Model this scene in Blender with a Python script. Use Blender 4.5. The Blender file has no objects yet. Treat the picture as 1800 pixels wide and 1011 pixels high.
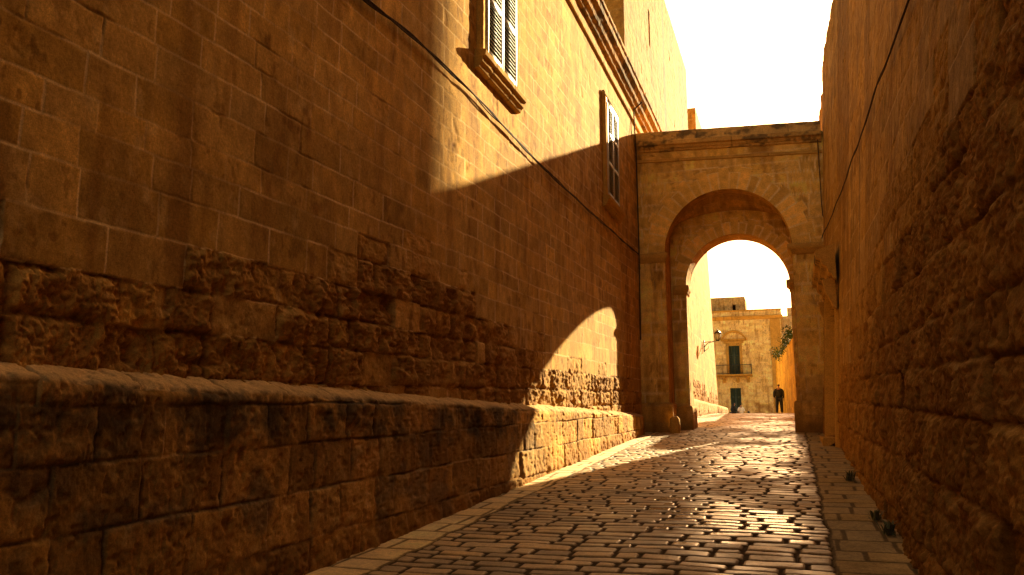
import bpy, bmesh, math, random
import numpy as np
from mathutils import Vector
random.seed(7)
C = bpy.context.scene.collection
PI = math.pi

# ------------------------------------------------------------------ noise
_tab = {}
def vn(x, y, seed=0):
    if seed not in _tab:
        _tab[seed] = np.random.RandomState(seed + 11).rand(256, 256).astype(np.float32)
    T = _tab[seed]
    xi = np.floor(x); yi = np.floor(y)
    fx = (x - xi).astype(np.float32); fy = (y - yi).astype(np.float32)
    fx = fx * fx * (3 - 2 * fx); fy = fy * fy * (3 - 2 * fy)
    a = xi.astype(np.int64) & 255; b = yi.astype(np.int64) & 255
    a1 = (a + 1) & 255; b1 = (b + 1) & 255
    r = (T[a, b] * (1 - fx) + T[a1, b] * fx) * (1 - fy) + (T[a, b1] * (1 - fx) + T[a1, b1] * fx) * fy
    return r * 2 - 1
def fbm(x, y, o=4, seed=0, gain=.5):
    s = 0; a = 1.; t = 0
    for i in range(o):
        s = s + a * vn(x * 2 ** i + 17.3 * i, y * 2 ** i - 9.1 * i, seed + i); t += a; a *= gain
    return s / t
def ridged(x, y, o=4, seed=0):
    s = 0; a = 1.; t = 0
    for i in range(o):
        s = s + a * (1 - np.abs(vn(x * 2 ** i + 5.7 * i, y * 2 ** i + 3.1 * i, seed + i))); t += a; a *= .5
    return s / t
def sst(a, b, x):
    t = np.clip((x - a) / (b - a), 0, 1); return t * t * (3 - 2 * t)
def lerp(a, b, t): return a + (b - a) * t

def chips(x, y, seed, n=5.):
    """terraced noise: broken facets with crisp edges"""
    t = (fbm(x, y, 4, seed, .55) + 1) * n; k = np.floor(t); f = t - k
    return (k + sst(.0, .30, f)) / n - 1
# ------------------------------------------------------------------ masonry
def blocks(u, v, seed, ch, bw, cj=.25, bj=.4):
    """courses and blocks: returns distance to the joints, per-block randoms, block centre"""
    rs = np.random.RandomState(seed)
    v0, v1 = -6., 56.
    u0, u1 = -20., 60.
    base = math.floor(v0)
    hs = ch * (1 + cj * (rs.rand(int((v1 - base) / ch * 1.6) + 8) * 2 - 1))
    cb = base + np.concatenate([[0], np.cumsum(hs)])
    ci = np.clip(np.searchsorted(cb, v) - 1, 0, len(hs) - 1)
    dv = np.minimum(v - cb[ci], cb[ci + 1] - v)
    du = np.zeros_like(u); r = np.zeros(u.shape + (4,), np.float32)
    bu = np.zeros_like(u); bv = (cb[ci] + cb[ci + 1]) / 2
    for c in np.unique(ci):
        m = ci == c
        rc = np.random.RandomState(seed * 131 + int(c) + 7)
        n = int((u1 - u0) / bw * 1.8) + 8
        ws = bw * (1 + bj * (rc.rand(n) * 2 - 1))
        ub = u0 - rc.rand() * bw + np.concatenate([[0], np.cumsum(ws)])
        bi = np.clip(np.searchsorted(ub, u[m]) - 1, 0, n - 1)
        du[m] = np.minimum(u[m] - ub[bi], ub[bi + 1] - u[m])
        bu[m] = (ub[bi] + ub[bi + 1]) / 2
        r[m] = rc.rand(n, 4)[bi]
    return du, dv, r, bu, bv

TAN = np.array([.52, .285, .062], np.float32)
DARK = np.array([.22, .090, .015], np.float32)
PALE = np.array([.66, .42, .15], np.float32)
LICH = np.array([.035, .030, .022], np.float32)

def stone(u, v, seed, ch=.27, bw=.55, shear=0., rough=0., jw=.006, light=.7, base=TAN, streak=1., amp=1., fine=1.):
    """height (m, outwards) and base colour of an old limestone wall"""
    w1 = fbm(u * 5, v * 5, 3, seed + 40); w2 = fbm(u * 5 + 50, v * 5, 3, seed + 44)
    slow = fbm(u * .8, v * .8 + 9, 2, seed + 48)
    uu = u + .012 * w1; vv = v - shear * u + .009 * w2 + .02 * slow
    du, dv, r, bu, bv = blocks(uu, vv, seed, ch, bw)
    R = rough(bu, bv + shear * bu, r) if callable(rough) else np.full(u.shape, float(rough))
    uu2 = u + .045 * w1; vv2 = vv + .03 * w2
    d = np.minimum(du, dv)
    n3 = fbm(u * 14, v * 14, 3, seed + 52); n4 = fbm(u * 45, v * 45, 2, seed + 56)
    # smooth ashlar
    jn = .35 + .65 * sst(-.35, .15, fbm(u * 2.2, v * 2.2, 2, seed + 60))
    jl = 1 - sst(jw * .5, jw * 1.6, d)
    vis = sst(-.45, .25, fbm(u * 1.3 + 20, v * 1.9, 3, seed + 61))
    jl = jl * (.55 + .45 * vis)
    hs = (r[..., 0] - .5) * .003 + .0016 * n3 + .0004 * n4 * fine - jl * .0025 * jn
    erod = sst(.15, .5, fbm(u * 2.5 + 7, v * 3.1, 3, seed + 63)) * sst(.45, .8, r[..., 3])
    hs = hs - erod * (.006 + .010 * np.abs(n3))
    # weathered rubble-like blocks
    rg = ridged(u * 5, v * 6, 4, seed + 66)
    big = fbm(u * 3.3, v * 4.2, 3, seed + 70)
    edge = 1 - sst(.0, .035 + .03 * r[..., 1], d + .012 * n3)
    wear = sst(-.25, .35, fbm(u * 1.7 + 3, v * 2.2, 3, seed + 72))
    edge = edge * (.35 + .65 * sst(-.3, .3, fbm(u * 3 + 8, v * 3, 2, seed + 73)))
    rg2 = ridged(u * 13, v * 15, 4, seed + 67)
    hr = .004 + (r[..., 2] - .5) * .040 - edge * (.026 + .045 * r[..., 1] * sst(-.2, .4, big)) + .020 * big - .022 * (rg - .55) - .015 * (rg2 - .55) * (.4 + wear) + .009 * n3 + .0065 * n4 + .007 * ridged(u * 27, v * 27, 2, seed + 58)
    pit = sst(.35, .6, vn(u * 17, v * 19, seed + 57)) * sst(-.2, .3, big) + .6 * sst(.4, .62, vn(u * 34, v * 36, seed + 59))
    hr = hr + .038 * chips(u * 4.5, v * 5.5, seed + 150) + .020 * chips(u * 13, v * 15, seed + 156, 4.) - .016 * pit
    hr = hr - .045 * sst(.30, .58, fbm(u * 4.1 + 31, v * 5.2, 4, seed + 74)) - .05 * (r[..., 3] > .93)
    h = lerp(hs, hr * amp, R)
    # colour
    t = (r[..., 1] - .5)
    hue_ = (r[..., 2] - .5)[..., None] * np.array([.02, .06, .30])
    col = base[None, None] * (1 + hue_) * (1 + .42 * t + .16 * fbm(u * 1.2, v * 1.2, 3, seed + 78))[..., None]
    col = lerp(col, PALE * .95, (.25 * sst(.72, 1, r[..., 0]) + .15 * sst(.1, .6, n3))[..., None])
    mot = fbm(u * 11, v * 6, 4, seed + 79)
    col = col * (1 + .34 * mot)[..., None]
    fl = sst(.2, .45, fbm(u * 17, v * 11, 3, seed + 86)) * sst(-.1, .5, fbm(u * 1.7, v * 1.1, 3, seed + 87))
    col = lerp(col, DARK * .8, (fl * .55)[..., None]); hs_f = fl * .0015
    pp = sst(.3, .6, fbm(u * 6 + 40, v * 4.4, 4, seed + 89)); col = lerp(col, PALE * 1.05, (pp * .4)[..., None])
    h = h - hs_f
    st = sst(.08, .55, fbm(u * 4.5, v * .7, 4, seed + 81)) * streak
    col = lerp(col, DARK, (st * .5)[..., None])
    sp = sst(.25, .6, fbm(u * 9, v * 5, 3, seed + 84)) * sst(-.1, .4, fbm(u * .9, v * .7, 2, seed + 88))
    col = lerp(col, DARK * .9, (sp * .7)[..., None])
    col = lerp(col, np.array([.86, .60, .27]), (jl * jn * light * (1 - R) * .8)[..., None])
    gap = jl * (1 - jn) * sst(.1, .5, fbm(u * 3 + 3, v * 3, 2, seed + 92)) * (1 - R)
    col = lerp(col, DARK * .35, (gap * .8)[..., None]); h = h - gap * .012
    jr = (1 - sst(.004, .022, d + .006 * n3)) * R * sst(-.4, .2, fbm(u * 3 + 8, v * 3, 2, seed + 73))
    col = lerp(col, DARK * .45, (jr * .85)[..., None])
    col = lerp(col, DARK * 1.15, (R * (.34 + .34 * sst(-.3, .5, fbm(u * 6, v * 6, 4, seed + 95))))[..., None])
    return h, np.clip(col, .01, .8)

# ------------------------------------------------------------------ mesh accumulator
class MB:
    def __init__(s): s.v = []; s.f = []; s.c = []; s.n = 0
    def pad(s, c):
        c = np.asarray(c, np.float32)
        return c if c.shape[1] == 4 else np.concatenate([c, np.ones((len(c), 1), np.float32)], 1)
    def grid(s, P, col, flip=False):
        n, m = P.shape[:2]
        s.v.append(P.reshape(-1, 3)); 
        if col.ndim == 1: col = np.tile(col, (n * m, 1))
        s.c.append(s.pad(col.reshape(-1, col.shape[-1])))
        i = (np.arange(n - 1)[:, None] * m + np.arange(m - 1)[None, :]).reshape(-1) + s.n
        q = np.stack([i, i + 1, i + m + 1, i + m], 1)
        if flip: q = q[:, ::-1]
        s.f.append(q); s.n += n * m
        return s
    def poly(s, V, F, col):
        """verts list, faces (tri/quads) list, one colour"""
        V = np.array(V, float); s.v.append(V); s.c.append(s.pad(np.tile(np.array(col, float), (len(V), 1))))
        for f in F: s.f.append(np.array([[i + s.n for i in f]]))
        s.n += len(V); return s
    def box(s, a, b, col=TAN):
        x0, y0, z0 = a; x1, y1, z1 = b
        V = [(x, y, z) for x in (x0, x1) for y in (y0, y1) for z in (z0, z1)]
        F = [(0, 1, 3, 2), (4, 6, 7, 5), (0, 4, 5, 1), (2, 3, 7, 6), (0, 2, 6, 4), (1, 5, 7, 3)]
        return s.poly(V, F, col)
    def cube_rot(s, c, d, ex, ey, ez, col):
        c = np.array(c, float); ex, ey, ez = [np.array(e, float) for e in (ex, ey, ez)]
        V = [c + i * d[0] / 2 * ex + j * d[1] / 2 * ey + k * d[2] / 2 * ez for i in (-1, 1) for j in (-1, 1) for k in (-1, 1)]
        F = [(0, 1, 3, 2), (4, 6, 7, 5), (0, 4, 5, 1), (2, 3, 7, 6), (0, 2, 6, 4), (1, 5, 7, 3)]
        return s.poly(V, F, col)
    def tube(s, pts, r, col, k=6, rv=0):
        pts = [Vector(p) for p in pts]; rings = []
        for i, p in enumerate(pts):
            t = (pts[min(i + 1, len(pts) - 1)] - pts[max(i - 1, 0)]).normalized()
            a = t.cross(Vector((0, 0, 1)) if abs(t.z) < .9 else Vector((1, 0, 0))).normalized(); b = t.cross(a)
            rr = r[i] if isinstance(r, (list, tuple)) else r * (1 + rv * random.uniform(-1, 1))
            rings.append([p + (a * math.cos(2 * PI * j / k) + b * math.sin(2 * PI * j / k)) * rr for j in range(k)])
        V = [v for ring in rings for v in ring]
        F = [(i * k + j, i * k + (j + 1) % k, (i + 1) * k + (j + 1) % k, (i + 1) * k + j) for i in range(len(pts) - 1) for j in range(k)]
        F += [tuple(range(k))[::-1], tuple((len(pts) - 1) * k + j for j in range(k))]
        return s.poly([tuple(v) for v in V], F, col)
    def build(s, name, mat, parent=None, smooth=False):
        V = np.concatenate(s.v).astype(np.float32); Cc = np.concatenate(s.c).astype(np.float32)
        me = bpy.data.meshes.new(name)
        me.vertices.add(len(V)); me.vertices.foreach_set('co', V.ravel())
        sizes = np.concatenate([np.full(len(f), f.shape[1]) for f in s.f])
        idx = np.concatenate([f.ravel() for f in s.f])
        me.loops.add(len(idx)); me.loops.foreach_set('vertex_index', idx.astype(np.int32))
        me.polygons.add(len(sizes))
        me.polygons.foreach_set('loop_start', np.concatenate([[0], np.cumsum(sizes)[:-1]]).astype(np.int32))
        me.polygons.foreach_set('loop_total', sizes.astype(np.int32))
        if smooth: me.polygons.foreach_set('use_smooth', np.ones(len(sizes), bool))
        me.update(calc_edges=True)
        ca = me.color_attributes.new('Col', 'FLOAT_COLOR', 'POINT')
        ca.data.foreach_set('color', Cc.ravel())
        me.materials.append(mat)
        o = bpy.data.objects.new(name, me); C.objects.link(o)
        if parent:
            o.parent = parent; o.matrix_parent_inverse = parent.matrix_basis.inverted()
        return o

def tag(o, label, cat, group=None, kind=None):
    if label: o['label'] = label
    if cat: o['category'] = cat
    if group: o['group'] = group
    if kind: o['kind'] = kind
    return o
def thing(name, loc, label, cat, group=None):
    o = bpy.data.objects.new(name, None); o.location = loc; o.empty_display_size = .2; C.objects.link(o)
    return tag(o, label, cat, group)

# ------------------------------------------------------------------ materials
def newmat(name):
    m = bpy.data.materials.new(name); m.use_nodes = True
    return m, m.node_tree, m.node_tree.nodes['Principled BSDF']
def stone_mat(name, rough=.95, bump=.35, spec=.04, s1=38, s2=160, dist=.0042, coat=0):
    m, nt, b = newmat(name); N = nt.nodes.new; L = nt.links.new
    at = N('ShaderNodeAttribute'); at.attribute_name = 'Col'
    tc = N('ShaderNodeTexCoord')
    n1 = N('ShaderNodeTexNoise'); n1.inputs['Scale'].default_value = s1; n1.inputs['Detail'].default_value = 6; n1.inputs['Roughness'].default_value = .65
    n2 = N('ShaderNodeTexNoise'); n2.inputs['Scale'].default_value = 7; n2.inputs['Detail'].default_value = 5
    L(tc.outputs['Object'], n1.inputs['Vector']); L(tc.outputs['Object'], n2.inputs['Vector'])
    r1 = N('ShaderNodeMapRange'); r1.inputs['From Min'].default_value = .3; r1.inputs['From Max'].default_value = .7; r1.inputs['To Min'].default_value = .70; r1.inputs['To Max'].default_value = 1.22
    L(n1.outputs['Fac'], r1.inputs['Value'])
    r2 = N('ShaderNodeMapRange'); r2.inputs['From Min'].default_value = .3; r2.inputs['From Max'].default_value = .7; r2.inputs['To Min'].default_value = .86; r2.inputs['To Max'].default_value = 1.1
    L(n2.outputs['Fac'], r2.inputs['Value'])
    mu = N('ShaderNodeMath'); mu.operation = 'MULTIPLY'; L(r1.outputs[0], mu.inputs[0]); L(r2.outputs[0], mu.inputs[1])
    vm = N('ShaderNodeVectorMath'); vm.operation = 'SCALE'; L(at.outputs['Color'], vm.inputs[0]); 
    n5 = N('ShaderNodeTexNoise'); n5.inputs['Scale'].default_value = s2 * .7; n5.inputs['Detail'].default_value = 3; n5.inputs['Roughness'].default_value = .7
    L(tc.outputs['Object'], n5.inputs['Vector'])
    r5 = N('ShaderNodeMapRange'); r5.inputs['From Min'].default_value = .3; r5.inputs['From Max'].default_value = .7; r5.inputs['To Min'].default_value = .72; r5.inputs['To Max'].default_value = 1.25
    L(n5.outputs['Fac'], r5.inputs['Value'])
    mu2 = N('ShaderNodeMath'); mu2.operation = 'MULTIPLY'; L(mu.outputs[0], mu2.inputs[0]); L(r5.outputs[0], mu2.inputs[1])
    L(mu2.outputs[0], vm.inputs['Scale'])
    L(vm.outputs[0], b.inputs['Base Color'])
    bp = N('ShaderNodeBump'); bp.inputs['Strength'].default_value = bump; bp.inputs['Distance'].default_value = dist
    n3 = N('ShaderNodeTexNoise'); n3.inputs['Scale'].default_value = s2; n3.inputs['Detail'].default_value = 4
    L(tc.outputs['Object'], n3.inputs['Vector'])
    ad = N('ShaderNodeMath'); ad.operation = 'ADD'; L(n1.outputs['Fac'], ad.inputs[0])
    ml = N('ShaderNodeMath'); ml.operation = 'MULTIPLY'; ml.inputs[1].default_value = .4; L(n3.outputs['Fac'], ml.inputs[0]); L(ml.outputs[0], ad.inputs[1])
    L(ad.outputs[0], bp.inputs['Height']); L(bp.outputs[0], b.inputs['Normal'])
    b.inputs['Roughness'].default_value = rough; b.inputs['Specular IOR Level'].default_value = spec
    return m, nt, b
def flat_mat(name, col, rough=.6, var=.15, scale=30, metal=0, bump=.1, spec=.5):
    m, nt, b = newmat(name); N = nt.nodes.new; L = nt.links.new
    tc = N('ShaderNodeTexCoord'); n = N('ShaderNodeTexNoise'); n.inputs['Scale'].default_value = scale; n.inputs['Detail'].default_value = 5
    L(tc.outputs['Object'], n.inputs['Vector'])
    cr = N('ShaderNodeValToRGB'); cr.color_ramp.elements[0].position = .3; cr.color_ramp.elements[1].position = .72
    cr.color_ramp.elements[0].color = tuple(c * (1 - var) for c in col) + (1,); cr.color_ramp.elements[1].color = tuple(min(1, c * (1 + var)) for c in col) + (1,)
    L(n.outputs['Fac'], cr.inputs[0]); L(cr.outputs[0], b.inputs['Base Color'])
    bp = N('ShaderNodeBump'); bp.inputs['Strength'].default_value = bump; bp.inputs['Distance'].default_value = .004; L(n.outputs['Fac'], bp.inputs['Height']); L(bp.outputs[0], b.inputs['Normal'])
    b.inputs['Roughness'].default_value = rough; b.inputs['Metallic'].default_value = metal; b.inputs['Specular IOR Level'].default_value = spec
    return m
M_STONE = stone_mat('limestone')[0]
M_PAVE, _nt, _b = stone_mat('worn_paving_stone', rough=.3, bump=.5, spec=.8, s1=26, s2=120, dist=.0025)
# polish: stone tops glossy, dirt in the gaps matt (darkness of the gap dirt drives roughness)
_at = _nt.nodes.new('ShaderNodeAttribute'); _at.attribute_name = 'Col'
_mr = _nt.nodes.new('ShaderNodeMapRange'); _mr.inputs['From Min'].default_value = 0.; _mr.inputs['From Max'].default_value = 1.
_mr.inputs['To Min'].default_value = .95; _mr.inputs['To Max'].default_value = .21
_nt.links.new(_at.outputs['Alpha'], _mr.inputs['Value']); _nt.links.new(_mr.outputs[0], _b.inputs['Roughness'])
_ms = _nt.nodes.new('ShaderNodeMapRange'); _ms.inputs['To Min'].default_value = .05; _ms.inputs['To Max'].default_value = 1.0
_nt.links.new(_at.outputs['Alpha'], _ms.inputs['Value']); _nt.links.new(_ms.outputs[0], _b.inputs['Specular IOR Level'])
M_WHITE = flat_mat('weathered_white_paint', (.62, .60, .54), .55, .12)
M_BACKING = flat_mat('dark_louvre_backing', (.03, .03, .025), .9)
M_GREEN = flat_mat('green_shutter_paint', (.035, .055, .035), .6)
M_WOOD = flat_mat('old_door_wood', (.07, .045, .025), .7, .3)
M_CABLE = flat_mat('grey_cable', (.075, .045, .028), .95, .5, 40, spec=.1)
M_IRON = flat_mat('black_iron', (.02, .02, .02), .5)
M_LEAF = flat_mat('leaf_green', (.05, .075, .015), .85, .35, 12, spec=.15)
M_LEAFD = flat_mat('dry_dark_weed', (.11, .10, .03), .8, .4, 12)
M_GLASS = flat_mat('frosted_lamp_glass', (.55, .6, .58), .2)
M_SKIN = flat_mat('skin', (.35, .16, .09), .5)
M_CLOTHD = flat_mat('dark_cloth', (.012, .013, .016), .9)
M_CLOTHB = flat_mat('dark_trousers', (.014, .015, .022), .9)
M_CLOTHW = flat_mat('white_cloth', (.75, .72, .68), .9, .05)
M_SHORTS = flat_mat('beige_cloth', (.35, .24, .16), .9)
M_HAIR = flat_mat('dark_hair', (.015, .01, .008), .7)
M_BARE = flat_mat('bare_earth', (.20, .14, .08), .95)

# ------------------------------------------------------------------ ground profile
def gz(y):
    y = np.asarray(y, float)
    t = y - 23
    k = .0596 / 52.
    far = 1.371 + .0596 * t - k * t * t
    f70 = 1.371 + .0596 * 47 - k * 47 * 47
    vf = f70 - .0478 * (y - 70)
    return np.where(y < 23, .0596 * y, np.where(y < 70, far, np.maximum(vf, .9)))

def ycols(a, b, X, k=1.3, lo=.006, hi=.03):
    out = [a]; f = 825
    while out[-1] < b:
        y = max(out[-1], .8)
        out.append(out[-1] + min(hi, max(lo, k * y * y / (f * X))))
    out[-1] = b
    return np.array(out)

# ------------------------------------------------------------------ LEFT BUILDING
XL = -3.92
zbY = np.array([-30, 2, 4, 5, 6.5, 8, 9.5, 10.5, 12, 14, 19, 24, 60]); zbZ = np.array([2.3, 2.3, 2.35, 2.65, 2.9, 3.3, 3.2, 2.95, 2.65, 2.55, 2.7, 2.4, 2.6])
def rough_left(bu, bv, r):
    zb = np.interp(bu, zbY, zbZ) + .14 * (r[..., 3] - .5)
    R = np.where(bv < zb - .28, 1., np.where(bv < zb, .55 + .45 * (r[..., 2] > .4), np.where(bv < zb + .30, .38 * (r[..., 1] > .45), .0)))
    return R * np.where(r[..., 0] > .92, .2, 1.)
def left_h(Y, Z):
    h, col = stone(Y, Z, 3, ch=.262, bw=.56, shear=.034, rough=rough_left, light=.95, jw=.008)
    # soot / rain staining on the upper wall
    s = sst(.0, .5, fbm(Y * .8, Z * .5, 3, 301)) * .35
    col = lerp(col, col * np.array([.75, .66, .6]), s[..., None])
    return h, col
B = thing('stone_building', (-3.92, 12, .7), 'tall honey-coloured stone building along the left side of the street, with two white shuttered windows', 'building')
mb = MB()
def left_panel(y, z):
    Y, Z = np.meshgrid(y, z, indexing='ij'); h, col = left_h(Y, Z)
    P = np.stack([XL + h, Y, Z], -1); mb.grid(P, col)
nA = ycols(2.2, 8.6, 3.9); nB = ycols(8.6, 24.45, 3.9)
left_panel(np.arange(-6, 2.21, .041), np.arange(1.6, 9.0, .04))
left_panel(nA, np.arange(1.6, 7.5, .0095))
left_panel(nA[::3], np.arange(7.47, 11.0, .03))
left_panel(nB, np.arange(1.6, 10.9, .016))
mb.box((-8, -14, -1), (XL - .22, 24.4, 11.0))
mb.build('wall', M_STONE, B)

# sloping bench ledge at the foot
def ledge(y, ds, seed, parent, X0=-3.71, end=True, zoff=0):
    prof = [(X0 + .05, -.3), (X0 + .02, .3), (X0, 1.0), (X0 + .003, 1.69), (X0 - .004, 1.725), (X0 - .025, 1.75), (X0 - .33, 1.865)]
    px = np.array([p[0] for p in prof]); pz = np.array([p[1] for p in prof]) + zoff
    sl = np.concatenate([[0], np.cumsum(np.hypot(np.diff(px), np.diff(pz)))])
    s = np.arange(0, sl[-1], ds)
    X = np.interp(s, sl, px); Z = np.interp(s, sl, pz)
    tx = np.gradient(X); tz = np.gradient(Z); L = np.hypot(tx, tz); nx = tz / L; nz = -tx / L
    k = max(3, int(.02 / ds)); ker = np.ones(k) / k
    nx = np.convolve(np.pad(nx, k, 'edge'), ker, 'same')[k:-k]; nz = np.convolve(np.pad(nz, k, 'edge'), ker, 'same')[k:-k]
    Y, S = np.meshgrid(y, s, indexing='ij')
    zz = np.broadcast_to(Z, Y.shape)
    def rl(bu, bv, r): return .05 + .16 * (r[..., 0] > .7) + .35 * (r[..., 2] > .9)
    h, col = stone(Y, S, seed, ch=.36, bw=.58, shear=.028, rough=rl, jw=.009, amp=.9, light=.3, base=TAN * (.64, .60, .60))
    dl, dvv, rq, _, _ = blocks(Y + .012 * fbm(Y * 5, S * 5, 3, seed + 40), S - .028 * Y + .009 * fbm(Y * 5 + 50, S * 5, 3, seed + 44) + .02 * fbm(Y * .8, S * .8 + 9, 2, seed + 48), seed, .36, .58)
    dj_ = np.minimum(dl, dvv) + .006 * fbm(Y * 14, S * 14, 2, 481); gj = (1 - sst(.003, .016, dj_)) * sst(-.35, .15, fbm(Y * 2.3, S * 2.3, 2, 483))
    h = h + (rq[..., 0] - .5) * .022 - gj * .013; col = lerp(col, LICH, (gj * .6)[..., None]); col = col * (1 + .35 * (rq[..., 1] - .5))[..., None]
    h = h * 1.0; k_ = (1 + .62 * sst(10, 13, Y))[..., None]; col = col * k_  # ledge colour brightened along the stretch where the sun falls
    top = sst(1.715, 1.745, zz)
    h = h + .006 * fbm(Y * 22, S * 22, 4, 409, .65) - .012 * sst(.3, .6, fbm(Y * 9, S * 9, 3, 407))
    hs = .010 * fbm(Y * 5, S * 6, 4, 411) + .004 * fbm(Y * 30, S * 30, 3, 415) - .02 * sst(.35, .6, fbm(Y * 3, S * 5, 3, 419))
    cj = np.abs(((Y + .07 * fbm(Y, S, 2, 461)) / .74) % 1 - .5) * .74
    cg = 1 - sst(.006, .022, cj); hs = hs - .022 * cg + .010 * chips(Y * 3.5, S * 9, 463) - .010 * sst(.35, .6, vn(Y * 16, S * 16, 465))
    h = h + .006 * chips(Y * 4.2, S * 4.8, 467) + .003 * chips(Y * 13, S * 14, 469, 4.) - .008 * sst(.45, .62, vn(Y * 19, S * 19, 471))
    rim = np.exp(-((zz - 1.735) / .03) ** 2) * sst(-.1, .5, fbm(Y * 3.3, S * 0, 3, 473)); hs = hs - .03 * rim; h = h - .03 * rim
    h = lerp(h, hs + .01, top)
    wob = .012 * fbm(Y * .9, S * 0, 2, 431)
    h = h + wob
    colt = PALE * np.array([.78, .75, .8]) * (1 + .25 * fbm(Y * 7, S * 9, 4, 433))[..., None]  # sloping top painted paler, standing in for the skylight it catches
    col = lerp(col, colt, top[..., None])
    band = sst(1.22, 1.42, zz + .12 * fbm(Y * 5, S * 0 + 3, 3, 437)) * (1 - sst(1.73, 1.78, zz))
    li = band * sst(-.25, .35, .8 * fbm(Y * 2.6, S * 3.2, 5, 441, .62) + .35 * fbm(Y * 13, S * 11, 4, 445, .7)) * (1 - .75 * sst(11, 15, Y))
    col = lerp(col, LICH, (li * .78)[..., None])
    li2 = sst(.15, .45, fbm(Y * 2.1 + 4, S * 2.4, 5, 447)) * (1 - band) * (1 - top) * .5
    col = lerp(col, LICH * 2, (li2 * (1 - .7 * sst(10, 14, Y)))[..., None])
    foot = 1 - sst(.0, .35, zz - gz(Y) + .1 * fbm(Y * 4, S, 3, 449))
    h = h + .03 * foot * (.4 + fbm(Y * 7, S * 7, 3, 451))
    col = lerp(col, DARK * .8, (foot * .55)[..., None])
    P = np.stack([X[None] + nx[None] * h, Y, Z[None] + nz[None] * h], -1)
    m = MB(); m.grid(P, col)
    if end:   # closing end face
        E = P[-1]; q = E.copy(); q[:, 0] = np.minimum(q[:, 0], -3.95)
        ts = np.linspace(0, 1, 14)[:, None, None]
        G = E[None] * (1 - ts) + q[None] * ts
        G[..., 1] += .015 * fbm(G[..., 0] * 8, G[..., 2] * 8, 3, 455) * np.minimum(ts[..., 0] * 5, 1)
        m.grid(G, np.broadcast_to(TAN * .85, G.shape))
    return m.build('bench_ledge', M_STONE, parent)
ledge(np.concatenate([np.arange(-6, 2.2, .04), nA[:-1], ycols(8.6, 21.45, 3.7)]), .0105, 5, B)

def extrude(m, prof, axis, a, b, fixed, seed, step=.03, sub=.012, jit=.006, base=TAN, lich=0., tilt=0., closed=True):
    """moulding: prof = list of (out, z) points; runs along axis from a to b; fixed = plane coordinate, out measured from it by sign"""
    sgn = fixed[1]; f0 = fixed[0]
    P = []
    for (p, q) in zip(prof[:-1], prof[1:]):
        n = max(1, int(math.hypot(q[0] - p[0], q[1] - p[1]) / sub))
        for i in range(n): P.append((p[0] + (q[0] - p[0]) * i / n, p[1] + (q[1] - p[1]) * i / n))
    P.append(prof[-1]); P = np.array(P)
    u = np.linspace(a, b, max(2, int(abs(b - a) / step) + 1))
    U, O = np.meshgrid(u, P[:, 0], indexing='ij'); _, Zz = np.meshgrid(u, P[:, 1], indexing='ij')
    S = np.broadcast_to(np.arange(len(P)) * sub, U.shape)
    n = fbm(U * 6, S * 8, 4, seed); n2 = fbm(U * 25, S * 25, 2, seed + 5)
    O2 = O + (jit * n + jit * .5 * n2) * (O > .001); Z2 = Zz + jit * .7 * fbm(U * 5 + 9, S * 5, 3, seed + 8) + tilt * (U - a)
    col = base * (1 + .3 * fbm(U * 2, S * 3, 3, seed + 12))[..., None]
    jt = np.abs(((U + .13 * seed) / .8) % 1 - .5) > .492
    col = np.where(jt[..., None], col * .6, col); O2 = O2 - jt * .008
    if lich > 0:
        l = sst(-.2 + .3 * (1 - lich), .35 + .3 * (1 - lich), fbm(U * 2.4, S * 4 + 3, 4, seed + 15) + .45 * fbm(U * 14, S * 16, 3, seed + 19))
        col = lerp(col, LICH * 1.6, (l * .75)[..., None])
    A = f0 + sgn * O2
    Pt = np.stack([A, U, Z2], -1) if axis == 'y' else np.stack([U, A, Z2], -1)
    m.grid(Pt, col)
    if closed:
        for k in (0, -1):
            ring = Pt[k]; c = ring.mean(0); c2 = np.array([f0, ring[0, 1], c[2]]) if axis == 'y' else np.array([ring[0, 0], f0, c[2]])
            G = np.stack([ring, np.broadcast_to(c2, ring.shape)], 0); m.grid(G, np.broadcast_to(base * .9, G.shape))
    return m

m = MB(); extrude(m, [(.0, 9.93), (.05, 9.95), (.06, 10.0), (.03, 10.04), (0, 10.06)], 'y', -6, 24.4, (XL, 1), 21)
m.build('string_course', M_STONE, B)
m = MB(); extrude(m, [(0, 10.36), (.07, 10.38), (.09, 10.46), (.15, 10.52), (.17, 10.62), (.22, 10.70), (.26, 10.74), (.265, 10.88), (.30, 10.92), (.30, 11.00), (.26, 11.04), (0, 11.12)], 'y', -6, 29.0, (XL, 1), 23, jit=.012, lich=.8, base=np.array([.46, .24, .06]))
m.build('cornice', M_STONE, B)

def slat_leaf(name, y0, y1, z0, z1, x, parent, mat=None, rails=(.36, .68), slat=.062, wood=.055, label=None):
    mat = mat or M_WHITE; m = MB(); c = (.5, .5, .5)
    m.box((x, y0, z0), (x + .035, y0 + wood, z1), c); m.box((x, y1 - wood, z0), (x + .035, y1, z1), c)
    rs = [z0 + wood * .8] + [z0 + (z1 - z0) * r for r in rails] + [z1 - wood * .6]
    for i, rz in enumerate(rs): m.box((x + .002, y0 + wood, rz - wood * .7), (x + .033, y1 - wood, rz + wood * .7), c)
    for a, b in zip(rs[:-1], rs[1:]):
        z = a + wood * .7 + slat * .5
        while z < b - wood * .7 - slat * .3:
            t = random.uniform(-.08, .08) + .75
            m.cube_rot((x + .017, (y0 + y1) / 2, z), (.008, y1 - y0 - 2 * wood - .004, slat * .62), (math.cos(t), 0, math.sin(t)), (0, 1, 0), (-math.sin(t), 0, math.cos(t)), c)
            z += slat
    o = m.build(name, mat, parent)
    if label: o['label'] = label
    return o

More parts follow.
